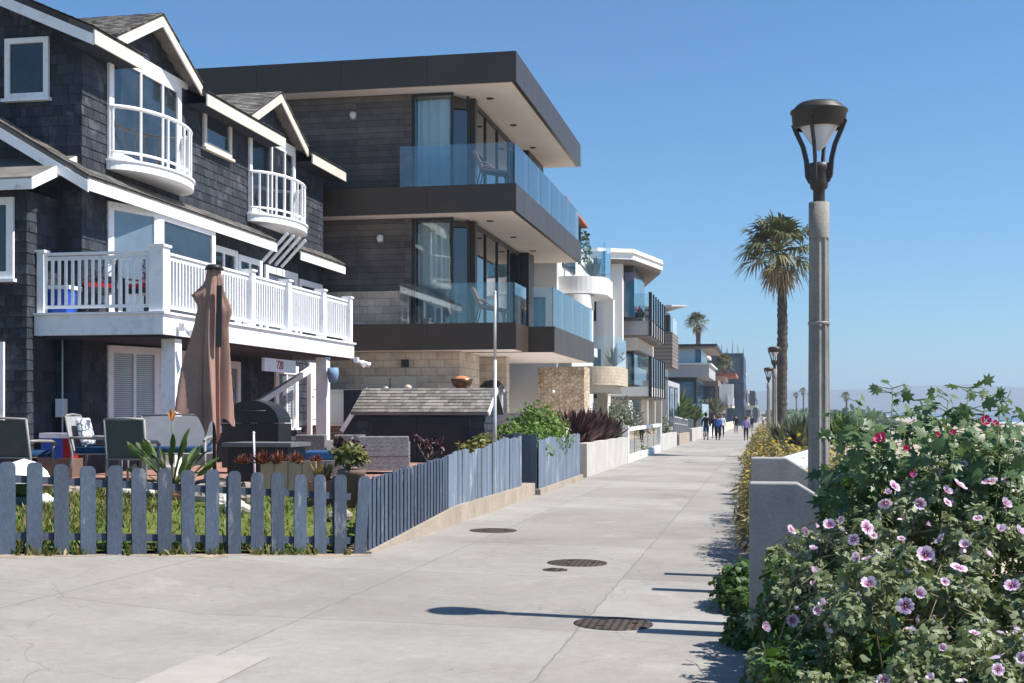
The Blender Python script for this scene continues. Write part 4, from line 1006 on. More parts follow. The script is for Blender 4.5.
# shed
t = thing('storage_shed', 'low dark storage shed with weathered shingle roof behind the fence', 'shed', (-6.9, 25.6, .5))
sx0, sx1, sy0, sy1 = XatY(358, 25.0), XatY(484, 25.0), 25.0, 26.3
MB().box(sx0, sx1, sy0, sy1, .5, 1.62).build('wall', m_shing, t)
for xa, xb in ((sx0 - .01, sx0 + .22), (sx1 - .28, sx1 + .01)):
    mb = MB()
    for k in range(7): mb.box(xa, xb, sy0 - .02 - .006 * (k % 2), sy0 - .001, .55 + k * .15, .69 + k * .15)
    mb.build('cladding', m_shing, t)
mid = (sx0 + sx1) / 2 - .05
for a, b in ((sx0 + .3, mid - .03), (mid + .03, sx1 - .34)):
    d_ = MB().box(a, b, sy0 - .03, sy0 - .002, .55, 1.52).build('door', m_wallback, t)
    MB().box(a + .1, b - .1, sy0 - .04, sy0 - .031, .65, 1.42).build('door_panel', m_black, d_); MB().box(a + .02 if a < mid - .5 else b - .3, a + .3 if a < mid - .5 else b - .02, sy0 - .045, sy0 - .041, 1.2, 1.26).build('hinge', m_black, d_)
mb = MB(); ov = .12; zr = 2.12; ze = 1.62
mb.extrude([(sx0 - ov, sy0 - ov, ze), (sx0 - ov, (sy0 + sy1) / 2 + .1, zr), (sx0 - ov, sy1 + ov, ze), (sx0 - ov, sy1 + ov, ze - .05), (sx0 - ov, (sy0 + sy1) / 2 + .1, zr - .05), (sx0 - ov, sy0 - ov, ze - .05)], (sx1 - sx0 + 2 * ov, 0, 0))
Vv = Vector((0, (sy1 - sy0) / 2 + .1 + ov, zr - ze)); F = (Vector((sx0 - ov, sy0 - ov, ze + .003)), Vector((1, 0, 0)), Vv.normalized(), Vector((0, -(zr - ze), (sy1 - sy0) / 2)).normalized())
shingles(mb, F, sx1 - sx0 + 2 * ov, Vv.length, .13, .14); ro = mb.build('roof', m_roofold, t)
mb = MB(); mb.poly([(sx1 + .012, sy0, ze - .05), (sx1 + .012, sy1, ze - .05), (sx1 + .012, (sy0 + sy1) / 2 + .1, zr - .06)]); F = (Vector((sx1 + .005, sy0, .5)), Vector((0, 1, 0)), Vector((0, 0, 1)), Vector((1, 0, 0))); shingles(mb, F, sy1 - sy0, 1.5, .15, .16, lambda u, v: .5 + v < zr - .1 - .75 * abs(u - .75)); mb.build('gable_cladding', m_shing, t)
MB().bar((sx1 + ov, sy0 - ov, ze - .03), (sx1 + ov, (sy0 + sy1) / 2 + .1, zr - .03), .03, .09).build('rake_board', m_white, t)
# pole
x, y = P_(495, 23.2)
t = thing('metal_pole', 'tall slim steel pole rising behind the board fence', 'pole', (x, y, .3)); MB().tube([(x, y, .2), (x, y, 2.6)], .032, 8).build('lower_tube', m_pole, t); MB().tube([(x, y, 2.6), (x, y, 3.85)], .026, 8).build('upper_tube', m_pole, t); MB().lathe((x, y, 3.85), [(.03, 0), (.03, .03), (.001, .05)], 8).build('cap', m_pole, t)
# planter shrubs
shrub('planter_shrub', 'bushy green shrub with orange tips at the planter corner', 'shrub', (-5.15, 26.3, .8), (.75, .75, .55), 75, 48, .09, 'oval', m_leafb, .3)
shrub('planter_shrub', 'taller bright green shrub further along the planter fence', 'shrub', (-5.1, 28.7, .85), (.7, 1.5, .85), 90, 52, .09, 'oval', m_leafb, .3)
shrub('planter_shrub', 'olive green shrub cascading left over the fence end', 'shrub', (-5.4, 24.7, .75), (.65, .5, .4), 45, 40, .08, 'oval', m_leafy, .3)
# ================================================================ MODERN HOUSE
mo = thing('modern_house', 'three-storey modern house with bronze slab edges and glass balconies', 'house', (-9, 37, 0))
AX = -6.1; Y1, Y2 = 31.3, 42.8
def slab(z0, z1, x0, x1, y0, y1, nm='floor_slab', t=.02):
    s = MB().box(x0, x1, y0, y1, z0 + .03, z1 - .01).build(nm, m_bronze, mo)
    MB().box(x0 + .02, x1 - .12, y0 + .12, y1 - .12, z0 + .012, z0 + .028).build('soffit', m_soffit, s)
    mb = MB()     # metal edge panels with fine joints
    y = y0
    while y < y1 - .05:
        e_ = min(y + 1.15, y1); mb.box(x1 + .001, x1 + .014, y + .006, e_ - .006, z0, z1, random.random()); y += 1.15
    x = x1
    while x > x0 + .05:
        e_ = max(x - 2.3, x0); mb.box(e_ + .005, x - .005, y0 - .014, y0 - .001, z0, z1, random.random()); x -= 2.3
    mb.build('edge_panels', m_bronze, s)
    return s
rs = slab(9.93, 10.70, -16.5, AX, Y1, Y2, 'roof_slab')
s2 = slab(6.68, 7.38, -13.5, AX, Y1, Y2)
s3 = slab(3.2, 3.88, -13.5, AX, Y1, 33.0)
s3b = slab(3.2, 3.88, -13.5, -5.4, 33.0, 41.0)
for (sb, z, x1, ya, yb) in ((rs, 9.942, AX, Y1, Y2), (s2, 6.692, AX, Y1, Y2)):
    for k in range(3): MB().lathe((x1 - 1.0, ya + 1.6 + k * 3.2, z - .02), [(.001, 0), (.085, 0), (.105, .016), (.105, .02)], 14).build('downlight', m_darkframe, sb)
    for k in range(3): MB().lathe((x1 - 1.9, ya + .9 + k * 2.2, z - .02), [(.001, 0), (.03, 0), (.04, .02)], 10).build('downlight', m_darkframe, sb)
# walls
WY = 32.0
mb = MB(); mb.box(-14, -9.0, WY, 42.5, 7.38, 9.94); mb.build('wall', m_boardwall, mo)
mb = MB(); mb.box(-14, -9.0, WY, 42.5, 3.88, 6.69); w2 = mb.build('wall', m_boardwall, mo)
MB().box(-14, -9.02, WY - .16, WY - .002, 3.86, 4.78).build('stone_base', m_block, w2)
mb = MB(); mb.box(-14, -7.75, WY + .15, 34.5, .2, 3.21); w1 = mb.build('wall', m_block, mo)
MB().box(-16.4, -14.02, WY + .1, 42.5, .2, 9.94).build('wall', m_boardwall, mo)
mb = MB(); mb.box(-12.9, -7.2, 35.6, 36.0, .0, 3.21); mb.build('rear_stone_wall', m_block, mo)
mb = MB(); mb.box(-9.3, -7.78, WY + .12, WY + .14, 2.0, 2.62); v_ = MB().box(-10.35, -8.9, WY + .11, WY + .147, 1.95, 2.55).build('shutter', m_cream, w1); 
MB().box(-9.63, -9.61, WY + .1, WY + .109, 1.97, 2.53).build('seam', m_darkframe, v_)
MB().box(-9.3, -9.12, WY + .03, WY + .147, 2.8, 3.0).build('wall_light', m_darkframe, w1)
for z in (9.42, 6.17):
    x = XatY(354 if z > 8 else 381, WY); l_ = MB().box(x - .08, x + .08, WY - .03, WY - .002, z - .1, z + .1).build('light_plate', m_metal, mo); MB().lathe((x, WY - .1, z), [(.001, -.1), (.07, -.08), (.09, 0), (.07, .08), (.001, .1)], 12).build('light_globe', m_stucco, l_)
# glazed corners
def glazed(z0, z1, sl):
    gx0, gx1 = -8.95, -7.62; y0 = WY + .05
    a, b, c, d = (gx0, y0), (gx1 - .3, y0), (gx1, y0 + .5), (gx1, y0 + 1.0)
    fr = MB()
    for p in (a, b, c): fr.box(p[0] - .03, p[0] + .03, p[1] - .03, p[1] + .03, z0, z1)
    fr.box(gx0, gx1 - .3, y0 - .03, y0 + .03, z1 - .07, z1 - .001); fr.box(gx0, gx1 - .3, y0 - .03, y0 + .03, z0 + .001, z0 + .05)
    f_ = fr.build('window_frame', m_darkframe, mo)
    for p, q in ((a, b), (b, c)):
        pa, pb = Vector((*p, 0)), Vector((*q, 0)); U = (pb - pa).normalized(); Fq = (pa + Vector((0, 0, z0)), U, Vector((0, 0, 1)), U.cross(Vector((0, 0, 1)))); MB().fbox(Fq, .04, (pb - pa).length - .04, .05, z1 - z0 - .08, -.008, .008).build('pane', m_clear, f_)
    MB().box(gx1 - .12, gx1 + .14, y0 + .75, y0 + 1.0, z0, z1).build('column', m_bronze, mo)
    # side glazing with mullions
    fs = MB(); yy_ = [y0 + 1.05, 34.6, 36.2, 37.9, 39.6]
    for y in yy_: fs.box(gx1 - .05, gx1 + .05, y - .04, y + .04, z0, z1)
    fs.box(gx1 - .05, gx1 + .05, y0 + 1.0, 39.6, z1 - .12, z1 - .001); fs.box(gx1 - .04, gx1 + .04, y0 + 1.0, 39.6, z0 + .001, z0 + .06); fs = fs.build('window_frame', m_darkframe, mo)
    for p, q in zip(yy_, yy_[1:]): MB().box(gx1 - .01, gx1 + .01, p + .04, q - .04, z0 + .06, z1 - .12).build('pane', m_clear, fs)
    # curtains: wavy cloth
    for (xa, ya, xb, yb) in ((gx0 + .05, y0 + .22, gx1 - .42, y0 + .22), (gx1 - .4, y0 + .25, gx1 - .2, y0 + .7), (gx1 - .2, 34.3, gx1 - .2, 35.2), (gx1 - .2, 37.0, gx1 - .2, 37.9)):
        mb = MB(); n = 60; L = math.hypot(xb - xa, yb - ya); ux_, uy_ = (xb - xa) / L, (yb - ya) / L; prev = None
        for k in range(n + 1):
            s = L * k / n; o_ = .03 * math.sin(s * 28 + math.sin(s * 5)); X_c, Y_c = xa + ux_ * s - uy_ * o_, ya + uy_ * s + ux_ * o_
            cur = (mb.vert((X_c, Y_c, z0 + .04)), mb.vert((X_c, Y_c, z1 - .1)))
            if prev: mb.face((prev[0], cur[0], cur[1], prev[1]), .5, True)
            prev = cur
        mb.build('curtain', m_curtain, mo)
    MB().box(-8.99, gx1 - .9, 36.0, 42.4, z0 + .001, z1 - .001).build('room_core', m_room, mo)
glazed(7.38, 9.93, 0); glazed(3.88, 6.68, 0)
MB().box(-7.75, -7.3, 39.65, 42.4, 7.39, 9.93).build('wall', m_darkframe, mo); MB().box(-7.75, -7.3, 39.65, 40.6, 3.89, 6.68).build('wall', m_darkframe, mo)
# glass balustrades
def panel(x0, y0, x1, y1, z0, h, n):
    a = Vector((x0, y0, z0)); b = Vector((x1, y1, z0)); U = (b - a).normalized(); L = (b - a).length / n
    for k in range(n):
        F = (a + U * (L * k), U, Vector((0, 0, 1)), U.cross(Vector((0, 0, 1)))); MB().fbox(F, .012, L - .012, 0, h, -.008, .008).build('glass_panel', m_rail, mo)
panel(-9.15, Y1 + .08, AX - .06, Y1 + .08, 7.38, 1.05, 2); panel(AX - .05, Y1 + .1, AX - .05, Y2 - .1, 7.38, 1.05, 6)
panel(-9.15, Y1 + .08, AX - .06, Y1 + .08, 3.88, 1.02, 2); panel(AX - .05, Y1 + .1, AX - .05, 33.0, 3.5, 1.4, 1); panel(-5.98, 33.08, -5.46, 33.08, 3.88, 1.05, 1); panel(-5.45, 33.1, -5.45, 40.9, 3.88, 1.05, 4)
# lounge chairs on balconies (rattan)
def lounge(label, loc, rz):
    t = thing('lounge_chair', label, 'chair', group='rattan lounge chairs on the modern balconies')
    mb = MB(); pr = [(-.25, .95), (-.32, .9), (-.12, .42), (.35, .34), (.62, .30), (.62, .36), (.35, .42), (-.05, .5)]
    mb.extrude([(-.3, y, z) for y, z in [(-a, b) for a, b in pr]], (.6, 0, 0)); mb.build('shell', m_rattan, t)
    for sx in (-.25, .25):
        MB().tube([(sx, .1, .4), (sx, .2, 0)], .018, 6).build('leg', m_darkframe, t); MB().tube([(sx, -.5, .33), (sx, -.55, 0)], .018, 6).build('leg', m_darkframe, t)
        MB().tube([(sx, .2, .62), (sx, -.05, .6), (sx, -.3, .38)], .025, 6).build('armrest', m_rattan, t)
    t.location = loc; t.rotation_euler = (0, 0, rz); return t
lounge('rattan lounge chair on the top balcony behind glass', (XatY(486, 31.9), 31.85, 7.38), PI / 2 + .1)
lounge('rattan lounge chair on the middle balcony beside the pole top', (XatY(484, 31.9), 31.85, 3.88), PI / 2 + .1)
# rubble pillar, garden walls
rp_ = thing('rubble_pillar', 'rough tan rubble stone wall at the end of the modern house', 'wall', (-5.6, 41.6, 0)); MB().box(-7.3, -5.75, 41.3, 42.6, -.3, 3.1).build('wall', m_rubble, rp_); MB().lathe((XatY(553, 41.2), 41.24, 2.3), [(.001, -.06), (.05, -.05), (.06, 0), (.001, .05)], 8).build('wall_light', m_white, rp_)
pw = thing('patio_wall', 'grey plastered lot wall carrying the copper bowl behind the shed', 'wall', (-9, 31.0, .3)); MB().box(-14, -6.4, 31.02, 31.2, .0, 2.12).build('wall', m_greyst, pw); MB().box(-14, -6.35, 30.98, 31.24, 2.121, 2.2).build('cap', m_conc, pw)
MB().box(-6.4, -5.5, 31.0, 31.2, .0, 1.6).build('low_wall', m_greyst, pw)
x = XatY(462, 31.1); t = thing('fire_bowl', 'dark copper bowl heaped with orange stones on the lot wall', 'bowl', (x, 31.1, 2.2))
MB().lathe((x, 31.1, 2.2), [(.001, 0), (.12, .0), (.24, .12), (.29, .26), (.26, .26), (.22, .14), (.001, .1)], 18).build('bowl', m_copper, t)
MB().lathe((x, 31.1, 2.2), [(.23, .22), (.18, .29), (.1, .33), (.001, .34)], 12).build('stones', m_orange, t)
x = XatY(490, 32.4); t = thing('terrace_grill', 'covered dark grill on the modern terrace beside the stone corner', 'grill', (x, 32.6, 1.2))
MB().box(x - .35, x + .35, 32.4, 32.9, 1.2, 2.2).build('cabinet', m_darkframe, t); MB().lathe((x, 32.65, 2.2), [(.34, 0), (.33, .1), (.2, .24), (.001, .28)], 14).build('hood', m_black, t)
for k, (px, s) in enumerate(((386, .05), (408, .075))):
    x = XatY(px, 31.1); tag(MB().lathe((x, 31.1, 2.2), [(.001, 0), (s * 1.2, 0), (s * 1.3, s), (s * .6, s * 1.5), (.001, s * 1.6)], 10).build('stone', m_rockw, origin=(x, 31.1, 2.2)), ('small pale stone sitting on the lot wall above the shed', 'larger pale stone on the lot wall above the shed middle')[k], 'stone', 'pale stones on the lot wall')
tag(MB().box(-9, -5.2, 31.3, 43, -.3, 1.2).build('terrace', m_soffit), kind='structure')
# tiled roof peeking beyond the top balcony (plant-hung terracotta canopy)
t = thing('tiled_canopy', 'red tiled canopy hung with plants beyond the top glass balcony', 'canopy', (-7.2, 43.6, 7.9))
mb = MB(); mb.hexa([(-8.4, 43.3, 8.85), (-6.6, 43.3, 8.85), (-6.15, 45.2, 8.2), (-8.4, 45.2, 8.2), (-8.4, 43.3, 9.0), (-6.65, 43.3, 9.05), (-6.2, 45.2, 8.35), (-8.4, 45.2, 8.35)]); mb.build('tiles', m_redtile, t)
for y in (43.5, 45.0): MB().box(-6.5, -6.4, y, y + .1, 6.9, 8.3).build('post', m_step, t)
clump_leaves('hanging_plant', [(-6.3, 45.1, 7.7), (-6.27, 45.15, 7.45), (-6.28, 45.15, 7.2), (-6.32, 45.0, 7.95)], [.25, .22, .22, .2], 60, .12, 'oval', m_leafg, t)
# ================================================================ WHITE CURVED HOUSE (3)
h3 = thing('curved_white_house', 'white stucco house with rounded balconies and glass rails', 'house', (-8, 48, 0))
def curved(name, par, x0, x1, y0, y1, z0, z1, r, mat):
    n = 10; pts = [(x0, y0)]
    pts += [(x1 - r + r * math.sin(PI / 2 * k / n), y0 + r - r * math.cos(PI / 2 * k / n)) for k in range(n + 1)]
    pts += [(x1 - r + r * math.cos(PI / 2 * k / n), y1 - r + r * math.sin(PI / 2 * k / n)) for k in range(n + 1)]
    pts += [(x0, y1)]
    o = MB().prism(pts, z0, z1).build(name, mat, par); return o, pts
def curved_glass(pts, par, z0, h, mat=None, skip=1):
    mb = MB(); p = pts[skip:-1]
    for a, b in zip(p, p[1:]): mb.poly([(a[0] - .06, a[1], z0), (b[0] - .06, b[1], z0), (b[0] - .06, b[1], z0 + h), (a[0] - .06, a[1], z0 + h)])
    mb.build('glass_railing', mat or m_rail, par)
MB().box(-12, -7.0, 43.4, 53, -.3, 8.0).build('wall', m_stucco, h3)
MB().box(-12, -7.4, 43.5, 52, 8.0, 8.1).build('roof', m_stucco, h3)
# top: curved balcony
o, p = curved('balcony', h3, -8, -5.4, 43.7, 47.3, 5.75, 6.35, 1.1, m_stucco); curved_glass(p, h3, 6.35, 1.25)
o, p = curved('balcony', h3, -8, -5.9, 43.45, 45.5, 5.25, 5.7, .6, m_stucco)
o, p = curved('terrace_wall', h3, -8, -4.95, 43.6, 48.3, 2.55, 3.2, 1.0, m_trav); curved_glass(p, h3, 3.2, 1.05)
o, p = curved('terrace_soffit', h3, -8, -5.2, 43.7, 48.0, 2.3, 2.549, .9, m_cream)
o, p = curved('balcony', h3, -8, -5.9, 43.5, 46.6, 3.6 + .0, 3.9, .8, m_stucco)
MB().box(-5.75, -5.4, 46.5, 46.9, 3.2, 5.75).build('column', m_stucco, h3); MB().box(-6.2, -5.8, 48.0, 48.4, -.3, 2.3).build('column', m_cream, h3)
for (y0, y1, z0, z1) in ((44, 46, 3.9, 5.7), (46.4, 49, 3.9, 5.9), (44.5, 47.5, 6.8, 7.8), (49, 52, 3.9, 5.8), (44.5, 47, .3, 2.1), (48.2, 51, .3, 2.1)):
    f_ = MB().box(-6.995, -6.95, y0, y1, z0, z1).build('window', m_darkframe, h3); MB().box(-6.949, -6.94, y0 + .08, y1 - .08, z0 + .08, z1 - .08).build('pane', m_blueglass, f_)
for (x0, x1, z0, z1) in ((-9.2, -7.4, 3.9, 5.6), (-9.0, -7.5, 6.9, 7.7)):
    f_ = MB().box(x0, x1, 43.35, 43.395, z0, z1).build('window', m_darkframe, h3); MB().box(x0 + .08, x1 - .08, 43.34, 43.349, z0 + .08, z1 - .08).build('pane', m_blueglass, f_)
x, y = P_(584, 44.3); spiky('potted_yucca', 'spiky yucca on the top rounded balcony behind glass', 'plant', (-5.9, 44.9, 6.4), 40, .8, .04, m_leafo, .5)
spiky('potted_yucca', 'spiky yucca on the lower travertine terrace', 'plant', (-5.3, 46.2, 3.3), 40, .8, .04, m_leafo, .5)
# ================================================================ WHITE WINGED HOUSE (4)
h4 = thing('winged_roof_house', 'white house with a broad angled roof and dark posted glass balconies', 'house', (-8, 60, 0))
MB().box(-13, -6.6, 54.0, 65.5, -.4, 7.9).build('wall', m_stucco, h4)
mb = MB(); rpoly = [(-13, 53.6), (-6.9, 53.6), (-5.45, 54.4), (-4.55, 58.8), (-6.0, 66.0), (-13, 66.0)]
mb.prism(rpoly, 8.15, 8.6); rf4 = mb.build('roof', m_white, h4)
MB().prism([(x - .1 if x > -12 else x, y + .08 if y < 60 else y - .08) for x, y in rpoly], 8.0, 8.149).build('soffit', m_brownst, rf4); mb = MB(); mb.prism([(x + .06, y - .06 if y < 60 else y) for x, y in rpoly], 8.4, 8.45); mb.build('roof_band', m_trim, rf4)
# upper glazed bay + white piers
MB().box(-6.6, -5.95, 54.6, 55.1, 2.7, 8.0).build('pier', m_stucco, h4)
f_ = MB().box(-6.59, -5.55, 55.3, 60.5, 5.63, 7.99).build('window', m_darkframe, h4); MB().box(-6.2, -5.5, 55.24, 55.299, 5.75, 7.7).build('pane', m_blueglass, f_); MB().box(-5.549, -5.53, 55.4, 60.4, 5.75, 7.7).build('pane', m_blueglass, f_)
for (x0, x1, z0, z1) in ((-9.5, -7.0, 5.5, 7.6), (-9, -6.8, 2.2, 4.3)):
    f_ = MB().box(x0, x1, 53.95, 53.995, z0, z1).build('window', m_darkframe, h4); MB().box(x0 + .1, x1 - .1, 53.94, 53.949, z0 + .1, z1 - .1).build('pane', m_blueglass, f_)
def postbal(z0, z1, x1, y0, y1, h):
    s = MB().box(-8.5, x1, y0, y1, z0, z1).build('balcony', m_greyst if z0 > 4 else m_stucco, h4); MB().box(-8.4, x1 - .1, y0 + .1, y1 - .1, z0 - .12, z0 - .001).build('soffit', m_brownst, s)
    n = 6
    for k in range(n + 1):
        y = y0 + (y1 - y0) * k / n; MB().box(x1 + .001, x1 + .07, y - .05, y + .05, z0 - .05, z1 + h).build('rail_post', m_darkframe, s)
        if k < n: MB().box(x1 + .02, x1 + .035, y + .1, y + (y1 - y0) / n - .1, z1 + .05, z1 + h - .05).build('glass_panel', m_rail, s)
    for k in range(2):
        x = x1 - .0 - k * 2.0; MB().box(x - .07, x, y0 - .07, y0 - .001, z0 - .05, z1 + h).build('rail_post', m_darkframe, s)
        MB().box(x - 1.85, x - .1, y0 - .03, y0 - .015, z1 + .05, z1 + h - .05).build('glass_panel', m_rail, s)
postbal(5.0, 5.62, -4.85, 55.8, 63.5, 1.25); postbal(2.3, 2.72, -4.85, 55.8, 63.5, 1.35)
MB().box(-7.2, -5.4, 55.9, 64, 4.35, 4.879).build('wall', m_cream, h4); f_ = MB().box(-6.59, -5.7, 57, 63.5, 2.73, 4.34).build('window', m_darkframe, h4); MB().box(-6.4, -5.8, 56.93, 56.999, 2.85, 4.2).build('pane', m_blueglass, f_); MB().box(-5.699, -5.68, 57.1, 63, 2.85, 4.2).build('pane', m_blueglass, f_)
for y in (56.2, 60, 64): MB().box(-5.3, -5.0, y, y + .3, -.4, 2.17).build('column', m_cream, h4)
MB().bar((-6.4, 57, 1.6), (-5.0, 60.5, .2), .25, .12).build('stair_stringer', m_greyst, h4)
t = spiky('flower_pot', 'pink flowers in a dark pot on the upper balcony corner', 'plant', (-5.35, 56.2, 6.0), 60, .35, .03, leafmat('pink_leaves', [(0, (.3, .05, .12)), (1, (.6, .2, .3))]), .2); MB().lathe((-5.35, 56.2, 5.62), [(.001, 0), (.15, 0), (.22, .4), (.001, .38)], 10).build('pot', m_darkframe, t)
# ================================================================ SLATTED HOUSE (5)
h5 = thing('slatted_house', 'house with brown horizontal slats and tilted grey roof wing', 'house', (-7, 72, 0))
MB().box(-12, -6.2, 67, 80, -.5, 5.85).build('wall', m_greyst, h5)
mb = MB(); mb.hexa([(-7.6, 68.2, 4.3), (-4.75, 68.2, 4.0), (-4.75, 73, 4.0), (-7.6, 73, 4.3), (-7.6, 68.2, 5.87), (-4.75, 68.2, 5.87), (-4.75, 73, 5.87), (-7.6, 73, 5.87)]); mb.build('slatted_box', m_slat, h5)
MB().box(-5.6, -4.9, 68.3, 69.2, 5.88, 6.79).build('window', m_darkframe, h5); MB().box(-4.85, -4.82, 69.3, 72.9, 5.88, 6.75).build('glass_railing', m_frost, h5)
mb = MB(); mb.hexa([(-7, 67.6, 7.0), (-4.75, 67.6, 7.2), (-4.3, 74, 7.7), (-7, 74, 7.0), (-7, 67.6, 7.15), (-4.75, 67.6, 7.28), (-4.3, 74, 7.78), (-7, 74, 7.15)]); mb.build('roof', m_greyst, h5); mb = MB(); mb.prism([(-7, 68), (-5.2, 68), (-5.0, 70), (-5.2, 73.5), (-7, 73.5)], 6.8, 6.999); mb.build('soffit', m_greyst, h5)
MB().box(-6.2, -5.0, 68.5, 78, .5, 3.3).build('lower_storey', m_greyst, h5)
for y0 in (69, 73): f_ = MB().box(-4.999, -4.96, y0, y0 + 3, .8, 3).build('window', m_darkframe, h5); MB().box(-4.959, -4.95, y0 + .1, y0 + 2.9, .9, 2.9).build('pane', m_blueglass, f_)
# ================================================================ FURTHER HOUSES
def far_house(nm, label, y0, y1, x1, x0, floors, mat, wm=None, roof=None, ov=.6, z0=-1.0):
    """floors: list of (ztop, setback, balcony)"""
    t = thing(nm, label, 'house', ((x0 + x1) / 2, y0, z0)); z = z0
    for k, (zt, sb, bal) in enumerate(floors):
        st_ = MB().box(x0, x1 - sb, y0, y1, z + (.001 if k else 0), zt).build('storey', mat, t)
        n = max(1, int((y1 - y0) / 4))
        for j in range(n):
            a = y0 + (y1 - y0) * (j + .3) / n; b = y0 + (y1 - y0) * (j + .75) / n; f_ = MB().box(x1 - sb, x1 - sb + .05, a, b, z + .9, zt - .6).build('window', m_darkframe, st_)
            MB().box(x1 - sb + .05, x1 - sb + .06, a + .1, b - .1, z + 1.0, zt - .7).build('pane', m_farglass, t)
        w_ = x1 - sb - x0; m_ = max(1, int(w_ / 2.5))
        for j in range(m_):
            b = x1 - sb - w_ * j / m_ - .3; a = b - w_ / m_ + .6; f_ = MB().box(a, b, y0 - .05, y0 - .001, z + .9, zt - .6).build('window', m_darkframe, st_); MB().box(a + .1, b - .1, y0 - .06, y0 - .051, z + 1.0, zt - .7).build('pane', m_farglass, t)
        if bal:
            s = MB().box(x1 - sb + .001, x1 - sb + bal, y0 - .2, y1 - .5, z - .0, z + .28).build('balcony', mat, t)
            MB().box(x1 - sb + bal - .06, x1 - sb + bal - .03, y0 - .1, y1 - .6, z + .3, z + 1.25).build('glass_railing', m_rail, s)
        z = zt
    if roof: MB().box(x0 - ov, x1 - floors[-1][1] + ov, y0 - ov, y1 + ov, z + .001, z + .35).build('roof', roof, t)
    return t
# 6 flat roof grey with blue glass
h6 = thing('flat_roof_house', 'grey house with thin dark flat roof and wide blue glazing', 'house', (-8, 115, -.5))
MB().box(-14, -6.2, 112, 126, -.8, 7.05).build('wall', m_greyst, h6)
MB().box(-14, -4.6, 111.5, 126.5, 4.6, 5.7).build('balcony', m_greyst, h6); MB().box(-14, -4.4, 111.2, 127, 5.701, 5.82).build('ledge', m_stucco, h6)
MB().box(-14.5, -3.9, 110.8, 127, 7.25, 7.45).build('roof', m_darkframe, h6); MB().box(-14, -4.1, 111.2, 126.8, 7.1, 7.249).build('soffit', m_brownst, h6)
f_ = MB().box(-13, -5.7, 111.9, 125, 1.8, 4.59).build('window', m_darkframe, h6); MB().box(-12.8, -9.5, 111.84, 111.899, 2, 4.2).build('pane', m_blueglass, f_); MB().box(-9.3, -5.9, 111.84, 111.899, 2, 4.2).build('pane', m_blueglass, f_); MB().box(-5.699, -5.68, 112.1, 124.8, 2, 4.2).build('pane', m_blueglass, f_)
f_ = MB().box(-10.2, -5.3, 112.0 - .05, 124, 5.821, 7.099).build('window', m_frost, h6); MB().box(-5.8, -5.29, 111.9, 111.949, 5.9, 7.05).build('pane', m_blueglass, f_); MB().box(-12.6, -10.4, 111.9, 111.999, 5.83, 7.09).build('screen_wall', m_cream, h6)
MB().box(-13.9, -4.7, 111.85, 112, -.8, 1.7).build('lower_wall', m_stucco, h6)
far_house('boxy_house', 'brown and cream boxy house with white balcony box', 131, 141, -4.4, -13, [(2.0, .4, 0), (4.8, .1, 1.0), (7.2, 1.8, 0)], m_brownst, roof=m_stucco)
t = MB().box(-4.3, -3.0, 131.5, 133, 2.3, 4.4); tag(t.build('balcony_box', m_white, origin=(-3.6, 132, 3)), 'white box balcony jutting from the brown boxy house', 'balcony')
far_house('tile_roof_house', 'house with low red tiled roof beyond the brown boxy house', 146, 158, -4.2, -13, [(2, .3, 0), (5.6, 0, .8)], m_cream, roof=m_redtile, ov=1.2)
t = far_house('dark_blue_building', 'tall dark blue clad building with scaffold poles on top', 215, 245, -3.1, -16, [(3, 0, 0), (7, .05, 0), (11.3, .1, 0)], m_bluewrap)
for k in range(9): MB().tube([(-3.2 - k * .9, 215.3, 11.3), (-3.2 - k * .9, 215.3, 12.3 + (k % 3) * .7)], .07, 5).build('scaffold_pole', m_metal, t)
far_house('grey_stepped_house', 'pale grey stepped house with rooftop dome near the vanishing point', 270, 290, -2.2, -14, [(2.5, 0, 0), (6, .8, 1.5), (9.6, 2, 0)], m_cream, roof=m_stucco)
far_house('dark_far_house', 'small dark house at the far end of the row', 310, 340, -1.4, -14, [(2.5, 0, 0), (6.5, .5, 0)], m_bluewrap)
far_house('white_inland_house', 'white house between the slatted house and grey flat-roofed house', 84, 104, -7.5, -15, [(2, .3, 0), (5, .1, .8)], m_stucco, roof=m_greyst)
far_house('last_row_house', 'faint cream house closing the row in the haze', 360, 390, -1.0, -14, [(2.5, 0, 0), (5.5, .5, 0)], m_cream)
# low front walls along walk
def lowwall(label, y0, y1, h, mat, x=-4.5, th=.25, nm='garden_wall'):
    g0, g1 = G(x, y0), G(x, y1); mb = MB(); mb.hexa([(x - th, y0, g0 - .2), (x, y0, g0 - .2), (x, y1, g1 - .2), (x - th, y1, g1 - .2), (x - th, y0, g0 + h), (x, y0, g0 + h), (x, y1, g1 + h), (x - th, y1, g1 + h)])
    o = mb.build(nm, mat, origin=(x, y0, g0)); return tag(o, label, 'wall', 'low walls lining the walkway')
t = thing('entrance_gate', 'narrow dark gate and pale post after the planter fence', 'gate', (-4.6, 31.7, -.1))
MB().box(-4.8, -4.55, 31.45, 31.7, -.3, 1.05).build('post', m_stucco, t); MB().box(-4.78, -4.7, 31.72, 32.7, -.1, .8).build('gate_panel', m_brownst, t)
lowwall('long low white stucco wall below the purple plants', 32.8, 43.0, .88, m_wallst); tag(MB().box(-6.3, -4.76, 32.8, 43.0, -.3, .6).build('planter_soil', m_soil), kind='structure')
t = thing('glass_fence', 'white framed glass panel fence reflecting green shrubs', 'fence', (-4.5, 50, -.1))
